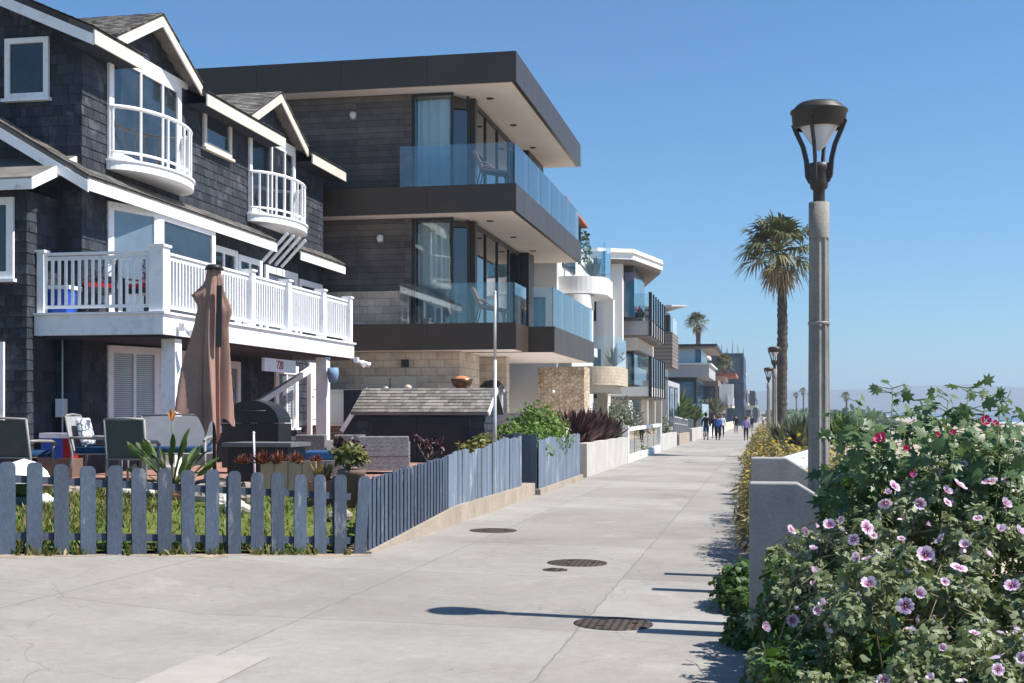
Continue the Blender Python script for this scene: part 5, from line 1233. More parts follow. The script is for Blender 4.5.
MB().box(-4.7, -4.5, 43.1, 43.5, -.4, 1.15).build('post', m_stucco, t); MB().box(-4.7, -4.5, 43.501, 57.5, -.4, .12).build('base', m_stucco, t); MB().box(-4.7, -4.5, 57.1, 57.5, .121, 1.1).build('post', m_stucco, t); MB().box(-4.66, -4.54, 43.501, 57.09, .95, 1.08).build('top_rail', m_stucco, t)
for k in range(5): MB().box(-4.62, -4.59, 43.6 + k * 2.7, 43.6 + k * 2.7 + 2.55, .14, .93).build('glass_panel', m_clear, t)
lowwall('white stucco wall with plank joints past the glass fence', 57.7, 68, .75, m_wallst); lowwall('pale tan low wall below the wooden deck', 70, 80, .6, m_curb); lowwall('white low wall right of the tan one', 81, 96, .8, m_wallst, -4.4); lowwall('bright white wall in front of the far shrubs', 100, 118, .95, m_stucco, -4.1)
lowwall('long cream wall running to the distant houses', 122, 200, .9, m_cream, -3.9)
# glass walled terrace block
t = thing('glass_screen', 'pale glass wind screen above the distant white wall', 'screen', (-4.6, 100, .1)); MB().box(-5.6, -4.6, 98, 98.06, .0, 2.2).build('glass_panel', m_frost, t); MB().box(-4.62, -4.58, 98, 110, .0, 2.2).build('glass_panel', m_frost, t)
# plants along the row
for k, (px, Y) in enumerate(((594, 36.0), (605, 38.2), (616, 41.0))):
    x = -5.25; spiky('purple_flax', ('dark purple flax nearest the narrow gate', 'dark purple flax in the middle of the white planter', 'dark purple flax at the far end of the white planter')[k], 'plant', (x, (35, 38.2, 41.2)[k], .55), 260, 1.25, .04, m_leafp, .25, 'purple flax behind the long white wall')
shrub('olive_shrub', 'airy grey-green olive shrub behind the glass fence', 'shrub', (-5.8, 50.5, .6), (1.1, 2.6, 1.6), 70, 60, .16, 'blade', m_leafo, .3)
shrub('olive_shrub', 'low grey-green shrub between olive and slatted house', 'shrub', (-5.6, 66, .2), (.8, 3, 1.1), 50, 50, .18, 'blade', m_leafo, .3)
shrub('terrace_shrub', 'bright green hedge seen through the glass fence', 'shrub', (-5.2, 49, -.1), (.4, 5.5, .8), 70, 50, .12, 'oval', m_leafb, .16)
for k, (x, y, z, s) in enumerate(((-5.6, 83, 1.6, 1.7), (-5.3, 90, 1.3, 1.5), (-5.0, 97, 1.0, 1.3), (-4.8, 128, 1.4, 1.9), (-5.1, 76, 1.0, 1.2))):
    t = spiky('fan_palm_shrub', ('bushy fan palm left of the closed beige parasol', 'bushy fan palm behind the pedestrian in black', 'small fan palm over the white wall', 'pale fronded palm in front of the dark blue building', 'small palm in front of the slatted house')[k], 'palm', (x, y, z), 90, s, .1, m_leafo if k == 3 else m_leafg, .2, 'small palms along the house fronts')
    MB().tube([(x, y, -.5), (x, y, z)], [.2, .13], 8).build('trunk', m_trunk, t)
for k, (x, y, z) in enumerate(((-5.6, 62, 2.7), (-5.5, 79, 3.1))):
    t = thing('closed_parasol', ('closed beige parasol below the lower glass balcony', 'closed brownish parasol beside the fan palms')[k], 'parasol', (x, y, -.3), group='closed parasols on distant terraces'); MB().tube([(x, y, -.3), (x, y, z + .1)], .04, 6).build('pole', m_metal, t)
    mb = MB(); mb.lathe((x, y, 0), [(.05, z), (.14, z - .3), (.24, z - 1.2), (.3, z - 1.9), (.1, z - 1.95)], 10); mb.build('canopy', (m_cream, m_brownst)[k], t)
t = thing('wooden_railing', 'weathered post railing on the terrace above the tan wall', 'railing', (-4.7, 72, .3))
for k in range(9): MB().box(-4.75, -4.65, 68.5 + k * 1.5, 68.62 + k * 1.5, -.1, 1.35 - k * .03).build('post', m_greyst, t)
MB().bar((-4.7, 68.5, 1.35), (-4.7, 80.6, 1.1), .1, .07).build('handrail', m_greyst, t); MB().bar((-4.7, 68.5, 1.0), (-4.7, 80.6, .75), .05, .05).build('mid_rail', m_greyst, t)
# ================================================================ RIGHT SIDE
def cheek(label, y, th=.2, x0=-.16, zt=1.13, L=5, flat=.5):
    mb = MB(); pr = [(x0, G(0, y) - .3), (x0 + L, -2.4), (x0 + L, zt - (L - flat) * .62), (x0 + flat, zt), (x0, zt)]
    mb.extrude([(x, y, z) for x, z in pr], (0, th, 0)); o = mb.build('stair_wall', m_conc, origin=(x0, y, 0), bevel=.012)
    return tag(o, label, 'wall', 'concrete walls flanking the beach stairs')
cheek('nearest grey concrete stair wall half hidden by the flowering bush', 9.55, .22, -.10, 1.12, flat=.35)
cheek('second grey concrete stair wall behind the lamp post', 11.9, .18, -.11, 1.22, flat=.32)
cheek('third concrete stair wall just behind the second', 13.1, .18, -.11, 1.18, flat=.32)
t = thing('beach_stairs', 'concrete beach steps descending between the stair walls', 'stairs', (.5, 12.5, 0))
for k in range(14): MB().box(.0 + k * .3, .3 + k * .3 - .002, 12.085, 13.095, -.3 - (k + 1) * .17, -.05 - k * .17).build('step', m_conc, t)
tag((lambda mb: (mb.hexa([(.22, 13.6, -.4), (.7, 13.6, -.4), (.7, 15.3, -.4), (.22, 15.3, -.4), (.2, 15.0, 1.1), (.7, 15.0, 1.25), (.7, 15.3, 1.25), (.2, 15.3, 1.1)]), mb.build('ramp_wall', m_white, origin=(.6, 15, -.5)))[1])(MB()), 'bright white sloping wall behind the lamp post and stair walls', 'wall')
# ---- street lamps
def make_lamp(loc, label, g='lamps along the walkway'):
    t = thing('street_lamp', label, 'street lamp', (0, 0, 0), group=g)
    # fluted octagonal concrete post
    mb = MB(); n = 32; rings = []
    for z, r in ((0, .090), (1.2, .086), (2.4, .080), (3.02, .077)):
        rings.append([mb.vert(((r - (.011 if (k % 4) in (1, 2) else 0)) * math.cos(2 * PI * k / n), (r - (.011 if (k % 4) in (1, 2) else 0)) * math.sin(2 * PI * k / n), z)) for k in range(n)])
    for i in range(3):
        for k in range(n): mb.face((rings[i][k], rings[i][(k + 1) % n], rings[i + 1][(k + 1) % n], rings[i + 1][k]))
    mb.build('post', m_post, t)
    MB().lathe((0, 0, 0), [(.16, 0), (.16, .12), (.1, .18), (.088, .2)], 20).build('base', m_post, t)
    MB().lathe((0, 0, 3.02), [(.080, 0), (.080, .28), (.05, .285)], 20).build('collar', m_post, t)
    MB().lathe((0, 0, 1.75 + .6), [(.083, 0), (.087, .004), (.087, .02), (.083, .024)], 20).build('strap', m_metal, t)
    MB().lathe((0, 0, 3.3), [(.046, 0), (.046, .12), (.066, .14), (.074, .2), (.07, .3), (.08, .32), (.08, .38), (.04, .39)], 20).build('neck', m_lampmetal, t)
    for k in range(4):
        a = PI / 4 + .45 + k * PI / 2; c_, s_ = math.cos(a), math.sin(a)
        pr = [(.066, 3.5), (.092, 3.56), (.102, 3.72), (.13, 3.86), (.175, 3.98), (.208, 4.08)]
        mb = MB()
        for (r0, z0), (r1, z1) in zip(pr, pr[1:]): mb.bar((r0 * c_, r0 * s_, z0), (r1 * c_, r1 * s_, z1 + .003), .036, .022, (-s_, c_, 0), .5)
        mb.build('arm', m_lampmetal, t)
    MB().lathe((0, 0, 4.02), [(.175, .0), (.205, .03), (.214, .15), (.224, .155), (.224, .175), (.19, .2), (.186, .215), (.165, .235), (.155, .245), (.001, .25)], 28).build('hood', m_lampmetal, t)
    MB().lathe((0, 0, 4.0), [(.16, .045), (.001, .07)], 24).build('reflector', m_lamprefl, t)
    MB().lathe((0, 0, 3.80), [(.001, .0), (.012, .008), (.05, .05), (.09, .12), (.13, .2), (.15, .25)], 24).build('lens', m_lampglass, t)
    for ch in t.children:
        if min(v.co.z for v in ch.data.vertices) > 3.28:
            for v in ch.data.vertices: v.co.z = 3.3 + (v.co.z - 3.3) * .80
    t.location = loc; return t
lamp = make_lamp((XatY(819, 10.15), 10.15, -.03), 'large concrete street lamp standing behind the nearest stair wall'); LS = 4.09 / 4.31
lamp.scale = (.98, .98, 1.0)
l2 = dup(lamp, 'distant street lamp directly in front of the tall palm trunk', (XatY(774.5, 44.8), 44.8, -.2)); l2.scale = (1.05, 1.05, 1.0)
l3 = dup(lamp, 'farthest street lamp just left of the palm trunk', (XatY(768.5, 64), 64, -.27)); l3.scale = (1.05, 1.05, 1.0)
# ---- palms
m_frond = leafmat('palm_frond', [(.1, (.05, .055, .025)), (.5, (.12, .125, .045)), (.9, (.27, .25, .11))], trans=.15)
m_frondd = leafmat('dead_frond', [(.1, (.16, .12, .07)), (.9, (.42, .33, .2))], trans=.1)
def fan_palm(label, x, y, z0, zc, R, tr, nf=60):
    t = thing('palm_tree', label, 'palm tree', (x, y, z0)); mb = MB()
    n = 14; H = zc - z0; rings = []; m_ = 70
    for j in range(m_ + 1):
        f = j / m_; z = z0 + (H - .15) * f; r = tr * (1.25 - .35 * f if f < .1 else 1.2 - .32 * min(1, f)) * (1 + .07 * (j % 2) + random.uniform(-.03, .03)); bx = .12 * math.sin(f * 2.5) * tr / .2
        rings.append([mb.vert((x + bx + r * (1 + random.uniform(-.08, .08)) * math.cos(2 * PI * k / n), y + r * math.sin(2 * PI * k / n), z)) for k in range(n)])
    for j in range(m_):
        for k in range(n): mb.face((rings[j][k], rings[j][(k + 1) % n], rings[j + 1][(k + 1) % n], rings[j + 1][k]))
    mb.build('trunk', m_trunk, t)
    def fan(mb, o, d, L, droop, r, nb=26, w=.026):
        d = d.normalized(); side = d.cross(Vector((0, 0, 1)))
        if side.length < .1: side = Vector((1, 0, 0))
        side.normalize(); up = side.cross(d); hub = o + d * L * .45; mb.tube([o, hub], [.022 * R, .012 * R], 4, cap=False)
        for k in range(nb):
            a = math.radians(-105 + 210 * k / (nb - 1) + random.uniform(-3, 3)); bl = L * .6 * (.75 + .25 * math.cos(a)) * random.uniform(.85, 1.1)
            bd = (d * math.cos(a) + side * math.sin(a)).normalized(); mid = hub + bd * bl * .6 + up * random.uniform(-.02, .05) * L; tip = hub + bd * bl - Vector((0, 0, 1)) * bl * droop * random.uniform(.5, 1.4)
            s2 = bd.cross(up).normalized() * w * R
            mb.poly([hub, mid - s2, tip, mid + s2], r * .6 + random.random() * .4)
    mb = MB(); o = Vector((x, y, zc)); 
    for k in range(nf):
        a = k * 2.399; el = math.radians(-28 + 108 * ((k + .5) / nf) ** .9); d = Vector((math.cos(a) * math.cos(el) - .22, math.sin(a) * math.cos(el), math.sin(el)))
        fan(mb, o + d * .1, d, R * random.uniform(.85, 1.15) * (1 - .15 * math.sin(el)), .35, random.random())
    mb.build('crown', m_frond, t)
    mb = MB()
    for k in range(nf // 2):
        a = k * 2.399; el = math.radians(random.uniform(-85, -30)); d = Vector((math.cos(a) * math.cos(el), math.sin(a) * math.cos(el), math.sin(el)))
        fan(mb, o - Vector((0, 0, .2 * R)), d, R * random.uniform(.55, .85), .45, random.random(), 16)
    mb.build('dead_fronds', m_frondd, t); return t
fan_palm('tall fan palm with shaggy trunk right of the walkway', XatY(779.5, 52), 52, -.3, 8.1, 1.85, .19, 29)
fan_palm('smaller fan palm rising behind the flat-roofed grey house', XatY(697, 135), 135, -.6, 11.0, 1.35, .26, 26)
fan_palm('tiny fan palm beside the dark blue building roofline', XatY(724, 170), 170, -.6, 8.0, 1.6, .25, 30)
for k, px in enumerate((803, 812, 826, 846, 796)):
    Y = (420, 380, 460, 340, 500)[k]; fan_palm(('distant skinny palm right of the large lamp post base line', 'distant skinny palm just left of the large lamp post', 'distant skinny palm hidden beside the large post', 'distant palm right of the large lamp post', 'farthest skinny palm left of the large lamp post')[k], XatY(px, Y), Y, -3, zat((391, 394, 396, 396, 395)[k], XatY(px, Y), Y), 1.5, .22, 18)
# yuccas by lamp 2
for k, (px, Y) in enumerate(((786, 27), (803, 24), (838, 22), (846, 24))):
    spiky('yucca', ('grey-green yucca right of the palm trunk', 'grey-green yucca left of the large lamp post', 'dark green yucca right of the large lamp post', 'dark yucca farther right above the sand edge')[k], 'plant', (XatY(px, Y), Y, zat(440, 0, Y) - .1), 130, .62, .06, m_leafo if k < 2 else m_leafg, .1, 'yuccas behind the lamp post')
# yellow flowering hedge along the right edge
m_yel = leafmat('yellow_petals', [(0, (.45, .2, .03)), (.4, (.5, .33, .04)), (1, (.68, .5, .08))], trans=.2)
m_hedge = leafmat('hedge_leaves', [(.1, (.07, .07, .025)), (.5, (.19, .17, .07)), (.9, (.38, .31, .14))])
def ice_hedge(label, y0, y1, x0, w, h, n):
    t = thing('flowering_hedge', label, 'hedge', (x0 + w / 2, (y0 + y1) / 2, G(0, y0)), group='yellow flowering hedges beside the walkway')
    C = []; R = []
    for k in range(n):
        yy = y0 + (y1 - y0) * random.random(); u = random.random(); xx = x0 + w * u; zz = G(0, yy) + h * (.25 + .75 * math.sin(PI * min(.62, u * .8 + .1))) * random.uniform(.35, 1.0) + .14 * h * math.sin(yy * 1.3)
        C.append((xx, yy, zz)); R.append(h * random.uniform(.12, .2))
    clump_leaves('foliage', C, R, 55, .085, 'blade', m_hedge, t, .6); 
    C = np.array(C); sel = C[(C[:, 2] > G(0, y0) + h * .4)][: int(n * .3)]; P = np.repeat(sel, 3, 0) + RNG.normal(size=(len(sel) * 3, 3)) * .1 + np.array([0, 0, h * .12])
    Dd = sphere_pts(len(P)); Nn = unit(Dd * .3 + np.array([-.2, -.5, 1.])); leaves('blossoms', P, unit(np.cross(Nn, sphere_pts(len(P)))), Nn, .035 + .03 * RNG.random(len(P)), 'lobed', m_yel, t, .1)
    mb = MB()
    for k in range(12):
        c = C[k]; mb.tube([(c[0], c[1], G(0, c[1]) - .1), tuple(c)], [.02, .008], 5)
    mb.build('stem', m_stem, t); return t
ice_hedge('yellow flowering hedge right behind the second stair wall', 13.8, 19, -.2, 1.5, 1.05, 330)
ice_hedge('yellow flowering hedge midway to the palm', 19, 30, -.3, 1.6, 1.0, 380)
ice_hedge('yellow and orange flowering hedge at the foot of the palm', 30, 50, -.45, 1.6, 1.1, 380)
ice_hedge('distant hedge beyond the palm on the beach side', 50, 110, -.5, 2.2, 1.2, 260)
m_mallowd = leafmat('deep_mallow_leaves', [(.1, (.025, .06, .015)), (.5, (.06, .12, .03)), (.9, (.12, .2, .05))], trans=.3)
# trailing plants at foot of wall
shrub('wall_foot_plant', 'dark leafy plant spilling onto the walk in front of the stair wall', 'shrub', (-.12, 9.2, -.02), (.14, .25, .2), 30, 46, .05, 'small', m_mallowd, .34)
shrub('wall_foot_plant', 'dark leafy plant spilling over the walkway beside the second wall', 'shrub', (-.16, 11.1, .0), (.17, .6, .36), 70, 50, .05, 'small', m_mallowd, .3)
# ---- foreground flowering bushes
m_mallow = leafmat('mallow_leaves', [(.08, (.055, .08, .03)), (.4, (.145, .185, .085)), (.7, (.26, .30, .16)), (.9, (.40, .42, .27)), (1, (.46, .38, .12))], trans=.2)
m_big = leafmat('big_mallow_leaves', [(.1, (.045, .095, .03)), (.5, (.10, .17, .065)), (.85, (.21, .28, .14)), (1, (.42, .42, .08))], rough=.42, spec=.4, trans=.32)
def H(x, y):
    s = min(1, max(0, (x + .12) / .62)); s = s * s * (3 - 2 * s)
    base = .62 + (min(y, 6.6) - 3.6) * .2
    base += .07 * math.sin(x * 5 + y * 2.3) + .06 * math.sin(y * 5.2 - x * 3.1)
    left = .38 + .18 * math.sin(y * 3)
    if y < 4.4: left *= .6
    h = left * (1 - s) + base * s + .06 * max(0, min(x - .6, 1.5))
    if y > 6.6 and x < .75: h = min(h, .92 + max(0, x - .4) * .8 + (7.4 - min(y, 7.4)) * .3)
    return h
bx0 = thing('flowering_mallow', 'sprawling grey-green bush covered in lilac flowers with magenta centres', 'shrub', (.9, 6, 0))
C = []; R = []
tries = 0
while len(C) < 1250 and tries < 30000:
    tries += 1
    y = random.uniform(3.3, 9.3); x = random.uniform(.0 if y < 8 else .06, .25 + y * .32)
    if x > .19 * y + .9: continue
    h = H(x, y); dep = random.random() ** 2.5 * .5 - .05 * math.sin(x * 23 + 2 * math.sin(y * 9)) * math.sin(y * 17)
    if x < .05 and y > 8.6: continue
    if y > 8.3 and x < .5 and h > .8: h = min(h, .75)
    C.append((x + random.gauss(0, .03), y + random.gauss(0, .05), max(.03, h - dep - .06))); R.append(random.uniform(.03, .085))
clump_leaves('foliage', C, R, 74, .028, 'small', m_mallow, bx0, .6, shell=.25)
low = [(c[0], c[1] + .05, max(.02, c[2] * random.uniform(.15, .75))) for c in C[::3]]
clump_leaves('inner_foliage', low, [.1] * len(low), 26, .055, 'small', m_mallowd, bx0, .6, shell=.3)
mb = MB()
for k in range(620):
    c = Vector(random.choice(C))
    if c.x < .35 and k % 4: continue
    r0 = Vector((max(.06, c.x + random.gauss(0, .25)), c.y + random.gauss(.2, .25), max(-.1, c.z - random.uniform(.15, .45)))); mid = (c + r0) / 2 + Vector((random.gauss(0, .08), random.gauss(0, .05), .06)); tip = c + (c - mid).normalized() * random.uniform(.05, .14)
    mb.tube([r0, mid, c, tip], [.004, .003, .0022, .0012], 5)
mb.build('stems', m_stem, bx0)
Cd = [(random.uniform(.55, 1.1), random.uniform(4.2, 5.2), random.uniform(.42, .62)) for _ in range(40)]
clump_leaves('dry_leaves', Cd, [.07] * 40, 26, .03, 'small', m_leafd, bx0, .5, shell=.3)
Cl = [(random.uniform(.02, .3), y_, random.uniform(.05, .62)) for y_ in np.linspace(4.4, 9.2, 150)]
clump_leaves('large_leaves', C[::3], R[::3], 9, .05, 'lobed', m_mallow, bx0, .8, shell=.6)
fb = [(c[0], c[1] - .02, H(c[0], c[1]) + random.uniform(-.1, .02)) for c in C[::5]]
m_bud = leafmat('faded_petals', [(.1, (.35, .2, .32)), (.5, (.62, .48, .6)), (.9, (.78, .68, .76))], trans=.2)
o = clump_leaves('faded_blossoms', fb, [.014] * len(fb), 6, .022, 'oval', m_bud, bx0, .6, shell=.2); o['kind'] = 'stuff'
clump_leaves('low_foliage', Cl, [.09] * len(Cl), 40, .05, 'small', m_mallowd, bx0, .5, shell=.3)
# flower mesh : five notched petals
m_petal, nt_, b_, o_ = mk('lilac_petal')
a_ = N(nt_, 'ShaderNodeAttribute', attribute_name='rnd'); col_ = ramp(nt_, a_.outputs['Fac'], [(0, (.25, .015, .12)), (.25, (.45, .07, .27)), (.42, (.66, .36, .58)), (.7, (.80, .62, .77)), (1, (.88, .78, .87))])
nt_.links.new(col_, b_.inputs['Base Color']); b_.inputs['Roughness'].default_value = .6
tr_ = nt_.nodes.new('ShaderNodeBsdfTranslucent'); nt_.links.new(col_, tr_.inputs[0]); mx_ = nt_.nodes.new('ShaderNodeMixShader'); mx_.inputs[0].default_value = .3
nt_.links.new(b_.outputs[0], mx_.inputs[1]); nt_.links.new(tr_.outputs[0], mx_.inputs[2]); nt_.links.new(mx_.outputs[0], o_.inputs[0])
m_eye = M('flower_eye', (.75, .6, .45), .6, var=.1); m_mag = M('magenta_petal', (.62, .03, .16), .5, var=.25, scale=60); m_calyx = m_gstem
def flower_mesh(cup, mats=None, tight=1.):
    mb = MB()
    for p in range(5):
        a0 = 2 * PI * p / 5; rings = [(0.05, .0, .02), (.3, .42, .16), (.62, .78, .42), (.9, .86, .75), (1.02, .5, .9)]
        rows = []
        for r, wv, rn in rings:
            row = []
            for s in (-1, -.5, 0, .5, 1):
                rr = r * (1 - (.10 if (r > 1 and s == 0) else 0)); aa = a0 + s * wv * .66 * (.75 + .25 / max(.6, r)); z = cup * r * r + .05 * math.cos(s * PI) * r + random.uniform(-.02, .02)
                row.append(mb.vert((rr * math.cos(aa) * tight, rr * math.sin(aa) * tight, z + .015 * p)))
            rows.append((row, rn))
        for (ra, n0), (rb, n1) in zip(rows, rows[1:]):
            for k in range(4): mb.face((ra[k], ra[k + 1], rb[k + 1], rb[k]), n1 - (.12 if k in (1, 2) else 0), True)
    mb.m = 1; mb.lathe((0, 0, 0), [(.07, .0), (.06, .16), (.04, .24), (.001, .27)], 7, .5); mb.m = 0
    return mb
def pick_flower_spot():
    while True:
        c = Vector(random.choice(C)); h = H(c.x, c.y)
        if c.z > h - .17 and c.y > 3.5: return Vector((c.x, c.y, h + .01 + random.uniform(-.05, .03)))
protos = []
for k in range(4):
    mb = flower_mesh((.25, .5, .1, .9)[k], tight=(1, .9, 1, .72)[k]); protos.append(mb.build('flower', [m_petal, m_eye], bx0, origin=(0, 0, 0)))
def place_flower(pr, p, s, first):
    o = protos[pr] if first else protos[pr].copy()
    if not first: COL.objects.link(o); o.parent = bx0
    o.location = p - Vector(bx0.location); o.scale = (s,) * 3
    d = Vector((random.gauss(.1, .6), random.gauss(-.7, .5), random.gauss(.6, .5))).normalized(); o.rotation_euler = (d.to_track_quat('Z', 'Y') @ Vector((0, 0, 1)).rotation_difference(Vector((0, 0, 1)))).to_euler(); return o
def on_bush(px, py):
    # world point on the bush surface seen in this direction of the survey, found by marching
    tn = math.tan(ang(px)); y = 3.4
    while y < 9.2:
        x = tn * y; z = zat(py, x, y)
        if z < H(x, y) + .02: return Vector((x, y - .03, z + .01))
        y += .02
    return Vector((tn * 8, 8, .9))
spots = [(791, 534, 8.5), (829, 531, 9), (866, 533, 12), (807, 508, 6), (884, 508, 9), (918, 509, 8), (946, 508, 7), (912, 483, 7), (939, 545, 9), (924, 562, 11), (957, 574, 10), (1000, 538, 10), (1010, 592, 12), (868, 591, 10), (904, 612, 10), (917, 599, 10.5), (958, 491, 9), (1017, 538, 8), (853, 545, 6), (813, 578, 7), (792, 625, 8), (765, 630, 7), (840, 525, 6), (795, 615, 6), (866, 565, 6), (963, 551, 7), (988, 487, 8), (860, 482, 6), (893, 492, 7), (945, 497, 7), (767, 632, 5), (825, 610, 6), (943, 588, 7), (1003, 510, 7), (976, 524, 7), (886, 499, 7), (817, 616, 7), (1020, 665, 9), (995, 676, 9), (941, 654, 6), (972, 640, 6), (857, 600, 5), (880, 470, 6), (935, 470, 7), (962, 470, 6), (1015, 470, 7), (1005, 485, 7), (925, 530, 5), (900, 545, 5), (985, 560, 6)]
for k, (px, py, r) in enumerate(spots):
    p = on_bush(px, py); s = .95 * r * random.uniform(.7, 1.1) * depth(p.x, p.y) / FPX; place_flower(k % 4 if k >= 4 else k, p + Vector((0, -.02, .02)), s, k < 4)
for k in range(49): place_flower(random.choice((0, 1, 3, 3, 3)), pick_flower_spot(), random.uniform(.010, .026), False)
# tall mallow with big lobed leaves
tm = thing('tree_mallow', 'tall mallow with big maple-like leaves and magenta flowers at upper right', 'shrub', (1.1, 7.2, 0))
P = []; D = []; Nn = []; S_ = []; mb = MB(); TIPS = []
stalks = [(842, 418, 7.3), (858, 402, 7.2), (880, 440, 6.9), (893, 388, 7.0), (915, 400, 7.1), (930, 410, 7.3), (948, 396, 7.0), (968, 388, 6.9), (985, 395, 7.2), (1000, 402, 7.0), (1012, 412, 7.2), (935, 436, 6.7), (955, 430, 6.6), (975, 425, 6.8), (905, 425, 6.9), (870, 432, 7.2), (850, 440, 7.4), (990, 432, 6.7), (1008, 440, 6.6), (1030, 430, 7), (1050, 415, 7.2), (1075, 420, 7.3), (846, 458, 7.4), (862, 462, 7.0), (885, 458, 6.9), (855, 472, 7.2), (1000, 455, 6.6), (1022, 458, 6.6)]
for (px, py, Yd) in stalks:
    x = XatY(px, Yd); zt = zat(py, x, Yd); b = Vector((x * .9 + .05, Yd + .15, .2)); m1 = Vector((x - .03, Yd + .1, zt * .6)); tip = Vector((x, Yd, zt)); TIPS.append(tip)
    mb.tube([b, m1, tip - Vector((0, 0, .03))], [.010, .007, .002], 6)
    nl = 30
    for j in range(nl):
        f = 1.0 if j < 3 else random.uniform(.4, 1.0) ** .6; a = random.uniform(0, 2 * PI); o_p = m1.lerp(tip, max(0, (f - .5) * 2)); q = Vector((math.cos(a), math.sin(a), random.uniform(-.1, .5))).normalized(); pl = random.uniform(.04, .12) * (1.25 - f * .5); e_ = o_p + q * pl
        mb.tube([o_p, e_], [.003, .002], 4, cap=False); P.append(e_); D.append((q * .8 + Vector((0, 0, random.uniform(-.7, .25)))).normalized()); Nn.append(Vector((random.gauss(.4, .4), random.gauss(-.75, .4), random.uniform(.2, 1.)))); S_.append(random.uniform(.05, .108) * (1.0 - .35 * (f > .95)))
mb.build('stems', m_gstem, tm)
leaves('leaves', np.array([tuple(v) for v in P]), np.array([tuple(v) for v in D]), np.array([tuple(v) for v in Nn]), np.array(S_), 'lobed', m_big, tm, .15, rnd=np.clip(RNG.random(len(P)) * .95, 0, .93))
magf = None
for k, (px, py, s) in enumerate(((882, 441, .042), (905, 449, .022), (985, 421, .034), (994, 424, .022), (953, 433, .02), (912, 474, .02), (936, 434, .018))):
    Yd = 6.45; x = XatY(px, Yd)
    if magf is None: magf = flower_mesh(.8, tight=.75).build('flower', [m_mag, m_mag], tm, origin=(0, 0, 0)); o = magf
    else: o = magf.copy(); COL.objects.link(o); o.parent = tm
    o.location = Vector((x, Yd, zat(py, x, Yd))) - Vector(tm.location); o.scale = (s,) * 3; o.rotation_euler = (random.uniform(.8, 1.5), 0, random.uniform(-.6, .6))
# bush filling right and behind
shrub('leafy_shrub', 'broad deep green shrub behind the lilac bush at the right edge', 'shrub', (2.6, 8.2, -.2), (1.3, 1.2, 1.35), 170, 60, .085, 'lobed', m_big, .16)
